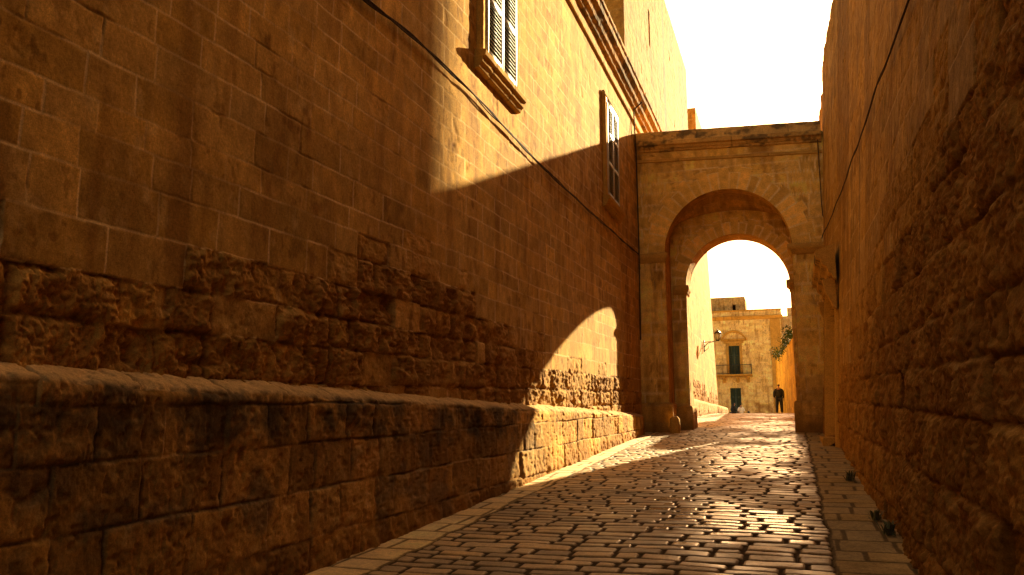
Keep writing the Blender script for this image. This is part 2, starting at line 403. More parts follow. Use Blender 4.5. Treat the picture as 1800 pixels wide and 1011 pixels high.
def left_window(y0, y1, z0, z1, seed, label):
    """y0..y1 = opening"""
    w = .13; p = .085; m = MB(); x = XL
    prof = [(0, 0), (p * .8, 0), (p * .85, .02), (p, .035), (p, w - .03), (p - .03, w - .02), (p - .04, w), (0, w)]
    def bar(P0, dirv, outv, L):   # L length, profile across outv
        n = max(2, int(L / .06)); us = np.linspace(0, L, n)
        pr = np.array(prof)
        G = np.zeros((n, len(pr), 3))
        for i, u in enumerate(us):
            for j, (o, t) in enumerate(pr):
                jt = .003 * random.uniform(-1, 1)
                G[i, j] = (x + o + jt, P0[0] + dirv[0] * u + outv[0] * t, P0[1] + dirv[1] * u + outv[1] * t)
        m.grid(G, np.broadcast_to(TAN * (1 + .1 * random.uniform(-1, 1)), G.shape))
    bar((y0 - w, z0), (0, 1), (1, 0), z1 - z0)      # near jamb
    bar((y1 + w, z0), (0, 1), (-1, 0), z1 - z0)     # far jamb
    bar((y0 - w, z1 + w), (1, 0), (0, -1), y1 - y0 + 2 * w)
    m.box((x - .01, y0 - w + .004, z0 + .003), (x + p * .8, y0 - .004, z1 + .10), TAN); m.box((x - .01, y1 + .004, z0 + .003), (x + p * .8, y1 + w - .004, z1 + .10), TAN)
    m.box((x - .01, y0 - .004, z1 + .003), (x + p * .8, y1 + .004, z1 + w - .004), TAN)
    W = m.build('window', M_STONE, B); W['label'] = label
    s = MB(); extrude(s, [(0, z0 - .26), (.07, z0 - .25), (.09, z0 - .20), (.12, z0 - .17), (.13, z0 - .11), (.165, z0 - .09), (.175, z0 - .02), (.15, z0), (0, z0 + .012)], 'y', y0 - w - .07, y1 + w + .09, (x, 1), seed, step=.04, jit=.003)
    s.build('sill', M_STONE, W)
    f = MB(); c = (.5, .5, .5)
    f.box((x + .012, y0, z0), (x + .085, y0 + .05, z1), c); f.box((x + .012, y1 - .05, z0), (x + .085, y1, z1), c)
    f.box((x + .012, y0 + .05, z1 - .09), (x + .085, y1 - .05, z1), c); f.box((x + .012, y0 + .05, z0), (x + .085, y1 - .05, z0 + .04), c)
    f.build('window_frame', M_WHITE, W)
    ym = (y0 + y1) / 2
    slat_leaf('shutter', y0 + .055, ym - .004, z0 + .05, z1 - .10, x + .062, W)
    slat_leaf('shutter', ym + .004, y1 - .055, z0 + .05, z1 - .10, x + .062, W)
    g = MB(); g.box((x + .004, y0 + .01, z0 + .01), (x + .030, y1 - .01, z1 - .01), c); g.build('shade_backing', M_BACKING, W)  # dark sheet standing in for the shade behind the louvres
left_window(10.12, 11.52, 6.60, 9.2, 31, 'nearer white louvred window in a stone surround, in full sun')
left_window(18.18, 19.55, 6.72, 9.15, 32, 'farther white louvred window in a stone surround, half in shade')

# tower above the cornice
def plane(m, o, eu, ev, n, L, Hh, du, dv, seed, inset=True, post=None, **kw):
    us = np.arange(0, L + du * .5, du); vs = np.arange(0, Hh + dv * .5, dv)
    us[-1] = L; vs[-1] = Hh
    U, V = np.meshgrid(us, vs, indexing='ij')
    h, col = stone(U, V, seed, **kw)
    if post: h, col = post(U, V, h, col)
    o, eu, ev, n = [np.array(t, float) for t in (o, eu, ev, n)]
    P = o + U[..., None] * eu + V[..., None] * ev + h[..., None] * n
    m.grid(P, col); return m

T = thing('stone_tower', (-6, 26, 11), 'high plain stone tower above the left cornice, with a slit window and dark stains', 'tower')
m = MB()
ty0, ty1, tz = 21.6, 37.0, 17.9
def tpost(U, V, h, col):
    st = sst(.0, .5, fbm(U * 1.5, V * .35, 4, 512)) * sst(4.5, 8.5, U) * (1 - sst(14, 15.6, U))
    col = lerp(col, LICH * 3, (st * .8)[..., None])
    slit = (np.abs(U - 4.55) < .13) & (V > 3.2) & (V < 4.5)
    h = h - .35 * slit; col = np.where(slit[..., None], col * .6, col)
    return h, col
plane(m, (-4.0, ty0, 10.9), (0, 1, 0), (0, 0, 1), (1, 0, 0), ty1 - ty0, tz - 10.9, .035, .03, 51, ch=.27, bw=.5, rough=.12, post=tpost, base=TAN * .74, streak=1.5)
plane(m, (-9, ty0, 10.9), (1, 0, 0), (0, 0, 1), (0, -1, 0), 5, tz - 10.9, .05, .04, 52, ch=.27, bw=.5, rough=.1)
plane(m, (-9, ty1, 9), (1, 0, 0), (0, 0, 1), (0, 1, 0), 5, tz - 9, .2, .2, 58)
m.box((-9, ty0 + .4, 9), (-4.4, ty1 - .1, tz - .01)); m.box((-9, ty0 + .02, tz - .03), (-4.02, ty1, tz), TAN * .8)
m.build('wall', M_STONE, T)

# wall continuing beyond the arch
W2 = thing('street_wall', (-4, 33, 1.5), 'tall sunlit stone wall on the left beyond the archway, carrying a street lamp', 'wall')
m = MB()
def rough2(bu, bv, r):
    zb = np.interp(bu, [0, 6, 10, 22], [2.9, 3.2, 2.6, 2.2]) + .5 * (r[..., 3] - .5)
    return (bv < zb).astype(float) * .8
def w2post(U, V, h, col):
    st = sst(.1, .5, fbm(U * .9, V * .35, 4, 522)) * .4
    col = lerp(col, DARK, st[..., None]); return h, col
plane(m, (-3.93, 24.15, .8), (0, 1, 0), (.022, 0, 1) and (-.03, 0, 1), (1, 0, 0), 22.6, 11.2, .045, .035, 53, ch=.34, bw=.5, rough=rough2, amp=.95, post=w2post, base=TAN * .85)
m.box((-8, 24.5, -1), (-4.5, 46.6, 11.95))
plane(m, (-8, 46.74, .8), (1, 0, 0), (-.03, 0, 1), (0, 1, 0), 4.05, 11.2, .2, .2, 54)
m.build('wall', M_STONE, W2)
ledge(ycols(24.4, 48.6, 3.7, hi=.06), .022, 55, W2, X0=-3.62, zoff=.72)
K = thing('rooftop_block', (-6, 36, 10), 'small square stone block on the roofline just beyond the tower', 'rooftop block')
m = MB()
plane(m, (-9, 40.6, 11.8), (1, 0, 0), (0, 0, 1), (0, -1, 0), 5.0, 5.6, .06, .05, 56, rough=.15, streak=1.3)
plane(m, (-4.0, 40.6, 11.8), (0, 1, 0), (0, 0, 1), (1, 0, 0), 3.6, 5.6, .06, .05, 57, rough=.1)
m.box((-9, 40.8, 11.7), (-4.2, 44.15, 17.38)); m.build('wall', M_STONE, K)

# ------------------------------------------------------------------ RIGHT WALL
def xr(Y, Z):
    Y = np.asarray(Y, float); tp = sst(17.0, 22.2, Y) * (1 - sst(22.6, 23.0, Y))
    b = np.interp(Y, [0, 8, 18.7, 28.0], [.10, .085, .052, .038])
    return .80 - .15 * tp + (Z - gz(Y)) * (b + .008 * tp) + .05 * sst(10.3, 11.1, Z) * fbm(Y * 2.1, Y * 0, 4, 609)
def rough_right(bu, bv, r):
    zb = np.interp(bu, [0, 5, 8.6, 13.6, 18, 27], [4.3, 3.75, 3.3, 2.85, 2.6, 2.6]) + .3 * (r[..., 3] - .5)
    return np.where(bv < zb - .3, 1., np.where(bv < zb, .55 + .45 * (r[..., 2] > .4), np.where(bv < zb + .6, .5 * (r[..., 1] > .35), .16 * (r[..., 1] > .5))))
DY0, DY1, DZ0 = 18.2, 20.9, 3.75
def right_h(Y, Z):
    h, col = stone(Y, Z, 61, ch=.42, bw=.72, shear=.036, rough=rough_right, streak=.9, light=.5, jw=.010, amp=.85, base=TAN * .80)
    s = sst(.05, .4, fbm(Y * 1.1, Z * .12, 3, 602)) * sst(3, 4, Z)
    col = lerp(col, DARK * .55, (s * .40)[..., None])
    nb = np.exp(-((Y - 13.1) / .12) ** 2) + .8 * np.exp(-((Y - 14.7) / .10) ** 2)
    nb = nb * sst(2.6, 4.0, Z) * (1 - sst(5.6, 6.8, Z)) * (.7 + .3 * fbm(Y * 8, Z * 2, 3, 608))
    col = lerp(col, LICH * 2, (np.clip(nb, 0, 1) * .75)[..., None])
    yc = (DY0 + DY1) / 2; rr = (DY1 - DY0) / 2
    ins = (np.abs(Y - yc) < rr) & ((Z < DZ0) | ((Y - yc) ** 2 + (Z - DZ0) ** 2 < rr * rr)) & (Z > gz(Y) + .05)
    h = np.where(ins, -.42, h)
    return h, col
RW = thing('boundary_wall', (.9, 12, .7), 'high weathered stone wall filling the right side of the picture, with an arched doorway near its far end', 'wall')
m = MB()
def right_panel(y, z):
    Y, Z = np.meshgrid(y, z, indexing='ij'); h, col = right_h(Y, Z)
    Zt = Z - sst(10.9, 11.2, Z) * (.05 + .10 * (fbm(Y * 1.9, Y * 0 + 2, 4, 611, .6) + .4)); m.grid(np.stack([xr(Y, Z) - h, Y, Zt], -1), col, True)
right_panel(np.arange(-6, 2.21, .05), np.arange(-.1, 11.2, .05))
right_panel(np.arange(2.2, 8.61, .012), np.arange(.05, 7.3, .0115))
right_panel(np.arange(2.2, 8.61, .06), np.arange(7.27, 11.2, .05))
right_panel(np.arange(8.6, 22.5, .024), np.arange(.3, 11.2, .02))
right_panel(np.arange(22.47, 28.65, .06), np.arange(.8, 11.2, .05))
for y0, y1 in zip(np.arange(-6, 27.9, 2.), np.arange(-4, 29.9, 2.)):
    y1 = min(y1, 28.58)
    V = []
    for y in (y0, y1):
        for x, z in ((float(xr(y, 0)) + .5, -1), (float(xr(y, 11.1)) + .12, 10.9), (float(xr(y, 11.1)) + 1.5, 10.92), (4.5, -1)): V.append((x, y, z))
    m.poly(V, [(0, 1, 5, 4), (1, 2, 6, 5), (2, 3, 7, 6), (0, 3, 2, 1), (4, 5, 6, 7)], TAN)
us = np.linspace(0, 1, 40); vs = np.arange(0, 11.2, .1)
Uu, Vv = np.meshgrid(us, vs, indexing='ij')
xx = xr(np.full_like(Vv, 28.6), Vv)
hh, cc = stone(Uu * 3, Vv, 63, rough=.3)
m.grid(np.stack([xx + Uu * 2.2, 28.6 + hh, Vv], -1), cc)
m.build('wall', M_STONE, RW)
# door portal parts
yc = (DY0 + DY1) / 2; rr = (DY1 - DY0) / 2
m = MB()
pts = [(DY0, 1.0)] + [(yc - rr * math.cos(a), DZ0 + rr * math.sin(a)) for a in np.linspace(0, PI, 25)] + [(DY1, 1.0)]
ptso = [(DY0 - .2, 1.0)] + [(yc - (rr + .2) * math.cos(a), DZ0 + (rr + .2) * math.sin(a)) for a in np.linspace(0, PI, 25)] + [(DY1 + .2, 1.0)]
G = np.zeros((27, 5, 3))
for i in range(27):
    (a, b), (c, d) = pts[i], ptso[i]
    x0 = float(xr(a, b)); x1 = float(xr(c, d))
    G[i, 0] = (x0 + .42, a, b); G[i, 1] = (x0 - .05, a, b); G[i, 2] = (x0 - .06 , a * .8 + c * .2, b * .8 + d * .2); G[i, 3] = (x1 - .05, c, d); G[i, 4] = (x1 + .05, c, d)
m.grid(G, np.broadcast_to(TAN * 1.05, G.shape), True); m.build('door_surround', M_STONE, RW)
m = MB()
c = (.5, .5, .5); n = 7
for i in range(n):
    a = DY0 + .02 + (DY1 - DY0 - .04) * i / n; b = DY0 + .02 + (DY1 - DY0 - .04) * (i + 1) / n - .012
    mid = (a + b) / 2; zt = DZ0 + math.sqrt(max(0, (rr - .02) ** 2 - (mid - yc) ** 2)) - .02
    m.box((1.17, a, 1.15), (1.21 + .004 * (i % 2), b, zt), c)
for z in (1.6, 2.6, 3.5): m.box((1.14, DY0 + .05, z), (1.168, DY1 - .05, z + .14), c)
m.build('wooden_door', M_WOOD, RW)
m = MB()
pr = [(0, 4.42), (.06, 4.44), (.08, 4.52), (.14, 4.56), (.17, 4.68), (.26, 4.74), (.28, 4.84), (.36, 4.88), (.38, 4.99), (.33, 5.03), (0, 5.15)]
extrude(m, pr, 'y', DY0 - .65, DY1 + .6, (.92, -1), 66, jit=.006, lich=.8)
for yy in (DY0 - .45, DY1 + .2):   # corbels under the hood
    extrude(m, [(0, 3.85), (.06, 3.88), (.10, 4.0), (.20, 4.2), (.24, 4.45), (0, 4.47)], 'y', yy, yy + .26, (.90, -1), 67, jit=.004)
m.build('door_hood', M_STONE, RW)
m = MB(); extrude(m, [(0, 5.10), (.12, 5.11), (.13, 5.35), (.20, 5.40), (.21, 5.50), (0, 5.56)], 'y', 20.3, 20.95, (.99, -1), 68, jit=.005)
m.build('door_finial', M_STONE, RW)
m = MB(); extrude(m, [(.26, 1.0), (.27, 1.22), (.25, 1.25), (0, 1.26)], 'y', DY0 + .1, DY1 + .3, (.76, -1), 69, jit=.008)
m.build('doorstep', M_STONE, RW)

# taller house, unseen, set back behind the right wall to cast the shade on the left wall
HS = thing('unseen_setback_house', (6, 12, 0), 'unseen tall stone house set back behind the right-hand wall, shading the left wall', 'building')
m = MB()
plane(m, (6, -6, 4), (0, 1, 0), (0, 0, 1), (-1, 0, 0), 51.9, 19, .3, .25, 71)
plane(m, (6, 45.9, 0), (1, 0, 0), (0, 0, 1), (0, 1, 0), 7, 23, .3, .25, 72)
m.box((6.1, -6, -1), (12.9, 45.8, 22.98)); m.build('wall', M_STONE, HS)

# ------------------------------------------------------------------ ARCH
A = thing('stone_archway', (-1.5, 23, 1.37), 'tall stone gateway arch spanning the street, with a stained parapet on top', 'archway')
AC, AZ, AR = -1.52, 6.20, 1.66
def contour(cx, cz, r, xl, xrt, zb, n1=80, n2=150):
    L = [(xl, z) for z in np.linspace(zb, cz, n1, endpoint=False)]
    L += [(cx - r * math.cos(a), cz + r * math.sin(a)) for a in np.linspace(0, PI, n2)]
    L += [(xrt, z) for z in np.linspace(cz, zb, n1 + 1)[1:]]
    return np.array(L)
def arch_face(m, y, cx, cz, r, zb, x0, x1, z1, seed, n=130, vous=.55, nv=23, flip=True, **kw):
    Ci = contour(cx, cz, r, cx - r, cx + r, zb)
    Co = []
    n1 = 80; n2 = 150
    Co += [(x0, z) for z in np.linspace(zb, cz, n1, endpoint=False)]
    per = [(x0, cz), (x0, z1), (x1, z1), (x1, cz)]; ls = [z1 - cz, x1 - x0, z1 - cz]; tot = sum(ls)
    for a in np.linspace(0, PI, n2):
        th = a; dx, dz = -math.cos(th), math.sin(th)
        # project radially onto the outer rectangle
        t = 1e9
        if dx < -1e-6: t = min(t, (x0 - cx) / dx)
        if dx > 1e-6: t = min(t, (x1 - cx) / dx)
        if dz > 1e-6: t = min(t, (z1 - cz) / dz)
        Co.append((cx + dx * t, cz + dz * t))
    Co += [(x1, z) for z in np.linspace(cz, zb, n1 + 1)[1:]]
    Co = np.array(Co)
    s = np.linspace(0, 1, n)[None, :, None] ** 1.15
    P2 = Ci[:, None] * (1 - s) + Co[:, None] * s
    X, Z = P2[..., 0], P2[..., 1]
    h, col = stone(X, Z, seed, ch=.33, bw=.52, jw=.020, light=1.0, base=np.array([.78, .45, .10], np.float32), **kw)
    rho = np.hypot(X - cx, Z - cz); th = np.arctan2(Z - cz, X - cx)
    w = fbm(X * 5, Z * 5, 2, seed + 30) * .012
    k = th / PI * nv; kf = np.floor(k); rs = np.random.RandomState(seed).rand(nv + 4)
    rb = rs[np.clip(kf.astype(int), 0, nv)]
    vl = vous + .14 * ((kf % 2) - .5) + .06 * (rb - .5)
    ring = (Z > cz) & (rho < r + vl)
    dj = np.minimum(k - kf, 1 - (k - kf)) * PI / nv * rho + w
    dj = np.minimum(dj, np.abs(r + vl - rho) + w * .5)
    jl = (1 - sst(.008, .028, dj)) * (.5 + .5 * sst(-.3, .3, fbm(X * 3, Z * 3, 2, seed + 31)))
    vc = np.array([.78, .45, .10]) * (1 + .5 * (rb - .5))[..., None] * (1 + .2 * fbm(X * 6, Z * 6, 4, seed + 33))[..., None]
    vc = lerp(vc, np.array([.85, .62, .30]), (jl * .9)[..., None])
    vh = .004 * (rb - .5) - jl * .006 + .002 * fbm(X * 20, Z * 20, 3, seed + 35)
    col = np.where(ring[..., None], vc, col); h = np.where(ring, vh, h)
    # darker towards the foot, stains under the cornice
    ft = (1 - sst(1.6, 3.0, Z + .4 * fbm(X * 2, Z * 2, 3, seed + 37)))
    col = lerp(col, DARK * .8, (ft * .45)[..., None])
    dr = sst(.1, .45, fbm(X * 5, Z * .3, 3, seed + 39)) * sst(z1 - 1.0, z1 - .2, Z)
    col = lerp(col, DARK, (dr * .6)[..., None])
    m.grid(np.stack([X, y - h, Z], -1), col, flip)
    return Ci
def reveal(m, Ci, y0, y1, seed, Cb=None, step=.03, nx=None):
    Cb = Ci if Cb is None else Cb
    n = max(2, int((y1 - y0) / step)); s = np.linspace(0, 1, n)[None, :, None]
    P2 = Ci[:, None] * (1 - s) + Cb[:, None] * s
    Y = np.broadcast_to(y0 + (y1 - y0) * s[..., 0], P2.shape[:2])
    arc = np.concatenate([[0], np.cumsum(np.hypot(*np.diff(Ci, axis=0).T))])
    U = np.broadcast_to(arc[:, None], Y.shape)
    h, col = stone(Y * 1.0, U, seed, ch=.33, bw=.5, jw=.01, rough=.12)
    t = np.gradient(Ci, axis=0); t /= np.linalg.norm(t, axis=1)[:, None]
    nn = np.stack([t[:, 1], -t[:, 0]], 1)
    worn = -.02 * sst(.2, .55, fbm(U * 2.6, Y * 4, 4, seed + 3)) * (np.broadcast_to(s[..., 0], Y.shape) < .25)
    hh = (h + worn) * np.minimum(1, 1)
    m.grid(np.stack([P2[..., 0] + nn[:, None, 0] * hh, Y, P2[..., 1] + nn[:, None, 1] * hh], -1), col)
YF = 22.42
m = MB()
Ci = arch_face(m, YF, AC, AZ, AR, .9, -3.93, 1.08, 9.22, 81)
reveal(m, Ci, YF - .004, 22.86, 82)
m.build('front_wall', M_STONE, A)
# splayed vault behind the front ring
Cr = contour(-1.39, 5.42, 1.50, 0, 0, .9)
jun = Ci.copy()
zj = 7.48 - .17 * ((jun[:, 0] + 1.5) / 1.3) ** 2
up = jun[:, 1] > 5.9
jun[up, 1] = np.maximum(jun[up, 1], np.minimum(zj[up], np.maximum(jun[up, 1] + .95, 5.9)))
ar = (np.arange(len(jun)) >= 80) & (np.arange(len(jun)) < 230)
jun[ar, 1] = np.where(np.abs(Ci[ar, 0] - AC) > 1.62, np.minimum(zj[ar], 6.2 + (Ci[ar, 1] - 6.2) * 3.2), zj[ar])
m = MB()
n = 30; s = np.linspace(0, 1, n)[None, :, None]
P2 = Ci[:, None] * (1 - s) + jun[:, None] * s; Y = np.broadcast_to(22.86 + .72 * s[..., 0], P2.shape[:2])
U = np.broadcast_to(np.linspace(0, 14, len(Ci))[:, None], Y.shape)
h, col = stone(U, Y, 83, ch=.3, bw=.45, light=.4, rough=.05)
m.grid(np.stack([P2[..., 0], Y, P2[..., 1] + h], -1), col * .95)
m.build('vault', M_STONE, A)
# rear wall with the smaller opening
m = MB()
YR = 23.5
Cb = arch_face(m, YR, -1.36, 5.44, 1.40, .9, -3.5, .6, 8.3, 84, n=70, vous=.4)
reveal(m, Cb, YR - .004, 24.4, 85)
arch_face(m, 24.4, -1.36, 5.44, 1.40, .9, -3.95, 1.1, 9.2, 86, n=70, flip=False)
m.build('rear_wall', M_STONE, A)
m = MB(); m.box((-3.95, 22.5, 8.3), (1.15, 24.35, 9.2)); m.box((-3.95, 22.5, .5), (-3.35, 24.35, 8.3)); m.box((.30, 22.5, .5), (1.15, 24.35, 8.3))
m.build('core', M_STONE, A)

def capital(m, x0, x1, yf, z0, z1, p, seed, yb=None, left=True, right=True):
    """stepped moulding wrapped round a pier: front and visible sides"""
    yb = yb or yf + .6
    prof = [(0, 0), (p * .35, .02), (p * .4, .28), (p * .75, .42), (p, .55), (p, .9), (p * .85, 1.0), (0, 1.02)]
    prof = [(o, z0 + t * (z1 - z0)) for o, t in prof]
    rows = []
    path = []
    if left: path.append((x0, yb, -1, 0))
    path.append((x0, yf, -1 if left else 0, -1)); path.append((x1, yf, 1 if right else 0, -1))
    if right: path.append((x1, yb, 1, 0))
    fine = []
    for a, b in zip(path[:-1], path[1:]):
        k = max(2, int(math.dist(a[:2], b[:2]) / .05))
        for i in range(k): fine.append(tuple(a[j] + (b[j] - a[j]) * i / k if j < 2 else (a[j] if i == 0 else None) for j in range(4)) + ((a, b),))
    fine.append(path[-1] + (None,))
    G = np.zeros((len(fine), len(prof), 3)); last = None
    for i, p4 in enumerate(fine):
        if p4[2] is None:
            a, b = p4[4]; ex, ey = b[0] - a[0], b[1] - a[1]; l = math.hypot(ex, ey); nx, ny = ey / l, -ex / l
            if abs(ex) > abs(ey): nx, ny = 0, -1
            else: nx, ny = (-1, 0) if a[0] == x0 else (1, 0)
        else: nx, ny = p4[2], p4[3]
        for j, (o, z) in enumerate(prof):
            o2 = o + random.uniform(-.004, .004)
            G[i, j] = (p4[0] + nx * o2, p4[1] + ny * o2, z + random.uniform(-.003, .003))
    m.grid(G, TAN[None, None] * (1 + .12 * fbm(G[..., 0] * 4, G[..., 2] * 4, 2, seed))[..., None], True)
    return m
xl, xr_ = AC - AR, AC + AR
m = MB(); capital(m, -3.92, xl, YF, 5.93, 6.2, .06, 91, 22.9, left=False); m.build('capital', M_STONE, A)
m = MB(); capital(m, xr_, .95, YF, 5.93, 6.2, .12, 92, 22.9, right=False); m.build('capital', M_STONE, A)
m = MB(); capital(m, -3.14, -2.76, YR, 5.18, 5.44, .07, 93, 24.05, left=False); m.build('capital', M_STONE, A)
m = MB(); capital(m, .06, .30, YR, 5.18, 5.44, .12, 94, 24.05, right=False); m.build('capital', M_STONE, A)
def plinth(x0, x1, yf, yb, z1, seed):
    m = MB(); nz = 34
    zs = np.concatenate([np.linspace(.9, z1 - .02, nz), [z1, z1 + .03]]); ins = np.concatenate([np.zeros(nz), [.015, .09]])
    path = [(x0, yb), (x0, yf), (x1, yf), (x1, yb)]; cx, cy = (x0 + x1) / 2, (yf + yb) / 2
    pts = []
    for a, b in zip(path[:-1], path[1:]):
        k = max(2, int(math.dist(a, b) / .03))
        for i in range(k): pts.append((a[0] + (b[0] - a[0]) * i / k, a[1] + (b[1] - a[1]) * i / k))
    pts.append(path[-1]); pts = np.array(pts); arc = np.concatenate([[0], np.cumsum(np.hypot(*np.diff(pts, axis=0).T))])
    U, Z = np.meshgrid(arc, zs, indexing='ij')
    h, col = stone(U, Z, seed, ch=.4, bw=.6, rough=.35, amp=.5)
    d = pts - np.array([cx, cy]); d /= np.maximum(np.abs(d) / np.array([(x1 - x0) / 2, (yb - yf) / 2]), 1e-6).max(1)[:, None] * 0 + 1
    sx = np.clip(d[:, 0] / ((x1 - x0) / 2), -1, 1); sy = np.clip(d[:, 1] / ((yb - yf) / 2), -1, 1)
    nx = np.where(np.abs(sx) > .98, np.sign(sx), 0); ny = np.where(sy < -.98, -1., 0.)
    X = pts[:, 0][:, None] + nx[:, None] * (h - ins[None]); Y = pts[:, 1][:, None] + ny[:, None] * (h - ins[None])
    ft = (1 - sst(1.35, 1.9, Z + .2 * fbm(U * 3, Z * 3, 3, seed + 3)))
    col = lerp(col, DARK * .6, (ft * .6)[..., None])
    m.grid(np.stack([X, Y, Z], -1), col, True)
    m.build('plinth', M_STONE, A)
plinth(-3.98, xl + .11, YF - .14, 22.98, 2.08, 95)
plinth(xr_ - .17, 1.0, YF - .14, 22.98, 2.10, 96)
plinth(-3.4, -2.68, YR - .10, 24.45, 2.02, 97)
# parapet, cornice and string of the arch
tl = -.045
m = MB(); extrude(m, [(0, 8.82), (.025, 8.83), (.03, 8.86), (.01, 8.88), (.02, 8.905), (0, 8.92)], 'x', -3.9, 1.02, (YF, -1), 101, tilt=tl, jit=.003); m.build('string_course', M_STONE, A)
m = MB(); extrude(m, [(0, 9.12), (.05, 9.14), (.06, 9.18), (.10, 9.20), (.14, 9.26), (.20, 9.28), (.21, 9.39), (.14, 9.42)], 'x', -3.9, 1.02, (YF, -1), 102, tilt=tl, lich=.6, jit=.009, base=np.array([.55, .32, .09])); m.build('cornice', M_STONE, A)
m = MB(); extrude(m, [(.13, 9.36), (.12, 9.46), (.125, 9.66), (.10, 9.69), (-.30, 9.70), (-.31, 9.2)], 'x', -3.9, 1.02, (YF, -1), 103, tilt=tl, lich=.5, jit=.011, base=np.array([.62, .38, .12])); m.build('parapet', M_STONE, A)

# guard stone by the left pier
m = MB(); zb = 1.28
rows = []
for i, (t, s_) in enumerate([(0, 1), (.25, 1.0), (.55, .95), (.8, .9), (.92, .78), (1, .5), (1.01, .02)]):
    ring = []
    for j in range(24):
        a = 2 * PI * j / 24; ca, sa = math.cos(a), math.sin(a)
        q = (abs(ca) ** 4 + abs(sa) ** 4) ** -.25
        ring.append((-3.0 + .135 * s_ * q * ca, 22.05 + .13 * s_ * q * sa, zb + .46 * t))
    rows.append(ring)
G = np.array(rows); G[..., 0] += .01 * fbm(G[..., 1] * 14, G[..., 2] * 14, 3, 111); G[..., 1] += .01 * fbm(G[..., 0] * 14, G[..., 2] * 14, 3, 112)
G = np.concatenate([G, G[:, :1]], 1)
m.grid(G, np.broadcast_to(TAN * .9, G.shape))
o = m.build('guard_stone', M_STONE, None, True); tag(o, 'short rounded guard stone standing in front of the left pier of the arch', 'guard stone')

# ------------------------------------------------------------------ GROUND
def pav(y, x):
    Y, X = np.meshgrid(y, x, indexing='ij')
    # centre: small setts in courses across the street; flags along both sides
    w1 = fbm(X * 3, Y * 3, 2, 121); w2 = fbm(X * 1.6 + 5, Y * 2.2, 3, 125)
    u = X + .015 * w1; v = Y + .035 * w2
    v = v + .02 * np.sin(X * 1.7)
    du, dv, r, bu, bv = blocks(u, v, 131, .175, .37, .25, .5)
    du2, dv2, r2, bu2, bv2 = blocks(u + 3, v, 137, .42, .55, .3, .4)
    side = (X < -3.25 + .05 * w2 - .012 * (Y - 6)) | (X > .22 + .05 * w2)
    sb = np.minimum(np.abs(X + 3.25 - .05 * w2 + .012 * (Y - 6)), np.abs(X - .22 - .05 * w2))
    d = np.minimum(sb, np.where(side, np.minimum(du2, dv2), np.minimum(du, dv * 1.15))); rr = np.where(side[..., None], r2, r)
    cu = np.where(side, u + 3 - bu2, u - bu); cv = np.where(side, v - bv2, v - bv)
    g = .005 + .008 * fbm(X * 4, Y * 4, 3, 141) + .010 * rr[..., 2]
    g = np.where(side, g * .35, g)
    corner = sst(.0, .07, np.where(side, 9., np.hypot(np.maximum(.07 - du, 0), np.maximum(.07 - dv, 0))))
    e = sst(g * .25, g + .012, d - .015 * corner)
    h = (e - 1) * np.where(side, .006, .014)
    h = h + e * ((rr[..., 0] - .5) * .007 + cu * (rr[..., 1] - .5) * .03 + cv * (rr[..., 2] - .5) * .045)
    h = h + e * (.0035 * fbm(X * 7, Y * 7, 3, 145) + .0007 * fbm(X * 35, Y * 35, 2, 149)) + .012 * fbm(X * .9, Y * .7, 2, 152)
    h = np.where(side, h * .6, h)
    dome = -.02 * (cu ** 2 + cv ** 2) * e
    h = h + np.where(side, 0, dome)
    base = np.array([.40, .245, .092]) * (1 + .65 * (rr[..., 3] - .5))[..., None] * (1 + .22 * fbm(X * 7, Y * 7, 4, 155))[..., None]
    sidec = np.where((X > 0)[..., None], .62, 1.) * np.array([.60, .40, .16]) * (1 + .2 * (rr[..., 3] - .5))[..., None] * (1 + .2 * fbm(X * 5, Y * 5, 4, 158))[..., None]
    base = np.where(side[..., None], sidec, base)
    hue = (rr[..., 0] - .5)[..., None] * np.array([.10, 0, -.25]); base = base * (1 + hue)
    pale = sst(.2, .5, fbm(X * 1.2, Y * 1.1, 3, 161)); base = lerp(base, base * 1.2, pale[..., None])
    dirt = np.array([.055, .030, .012])
    col = lerp(dirt, base, np.clip(e + np.where(side, .25, 0), 0, 1)[..., None])
    worn = np.exp(-((X + .75) / 1.35) ** 2) * sst(-.5, .35, fbm(X * 1.3, Y * .9, 3, 164)) * (.45 + .55 * rr[..., 3])
    gl = np.clip(np.where(side, .30 * (X < 0), .38 + 1.0 * worn) * sst(.3, .9, e), 0, 1)
    return np.stack([X, Y, gz(Y) + h], -1), np.concatenate([np.clip(col, .01, .7), gl[..., None]], -1)
m = MB()
for y0, y1, dy, dx in ((-4, 5, .05, .05), (5, 12, .0125, .012), (12, 26, .022, .018), (26, 50, .04, .035)):
    ys = np.arange(y0, y1 + dy * .5, dy); ys[-1] = y1
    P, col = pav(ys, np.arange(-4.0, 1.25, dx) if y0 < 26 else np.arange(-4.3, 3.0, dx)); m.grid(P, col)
o = m.build('street_paving', M_PAVE); o['kind'] = 'structure'
m = MB()
ys = np.concatenate([np.arange(-60, 50, 2.), np.arange(50, 100, 1.), [120, 200, 400]]); xs = np.array([-400, -60, -12, -8, -4, 0, 4, 8, 12, 60, 400.])
Y, X = np.meshgrid(ys, xs, indexing='ij')
Z = gz(Y) - np.where(Y < 50.5, .12, .0) ; m.grid(np.stack([X, Y, Z], -1), np.array([.62, .47, .26]))
o = m.build('ground', M_STONE); o['kind'] = 'structure'

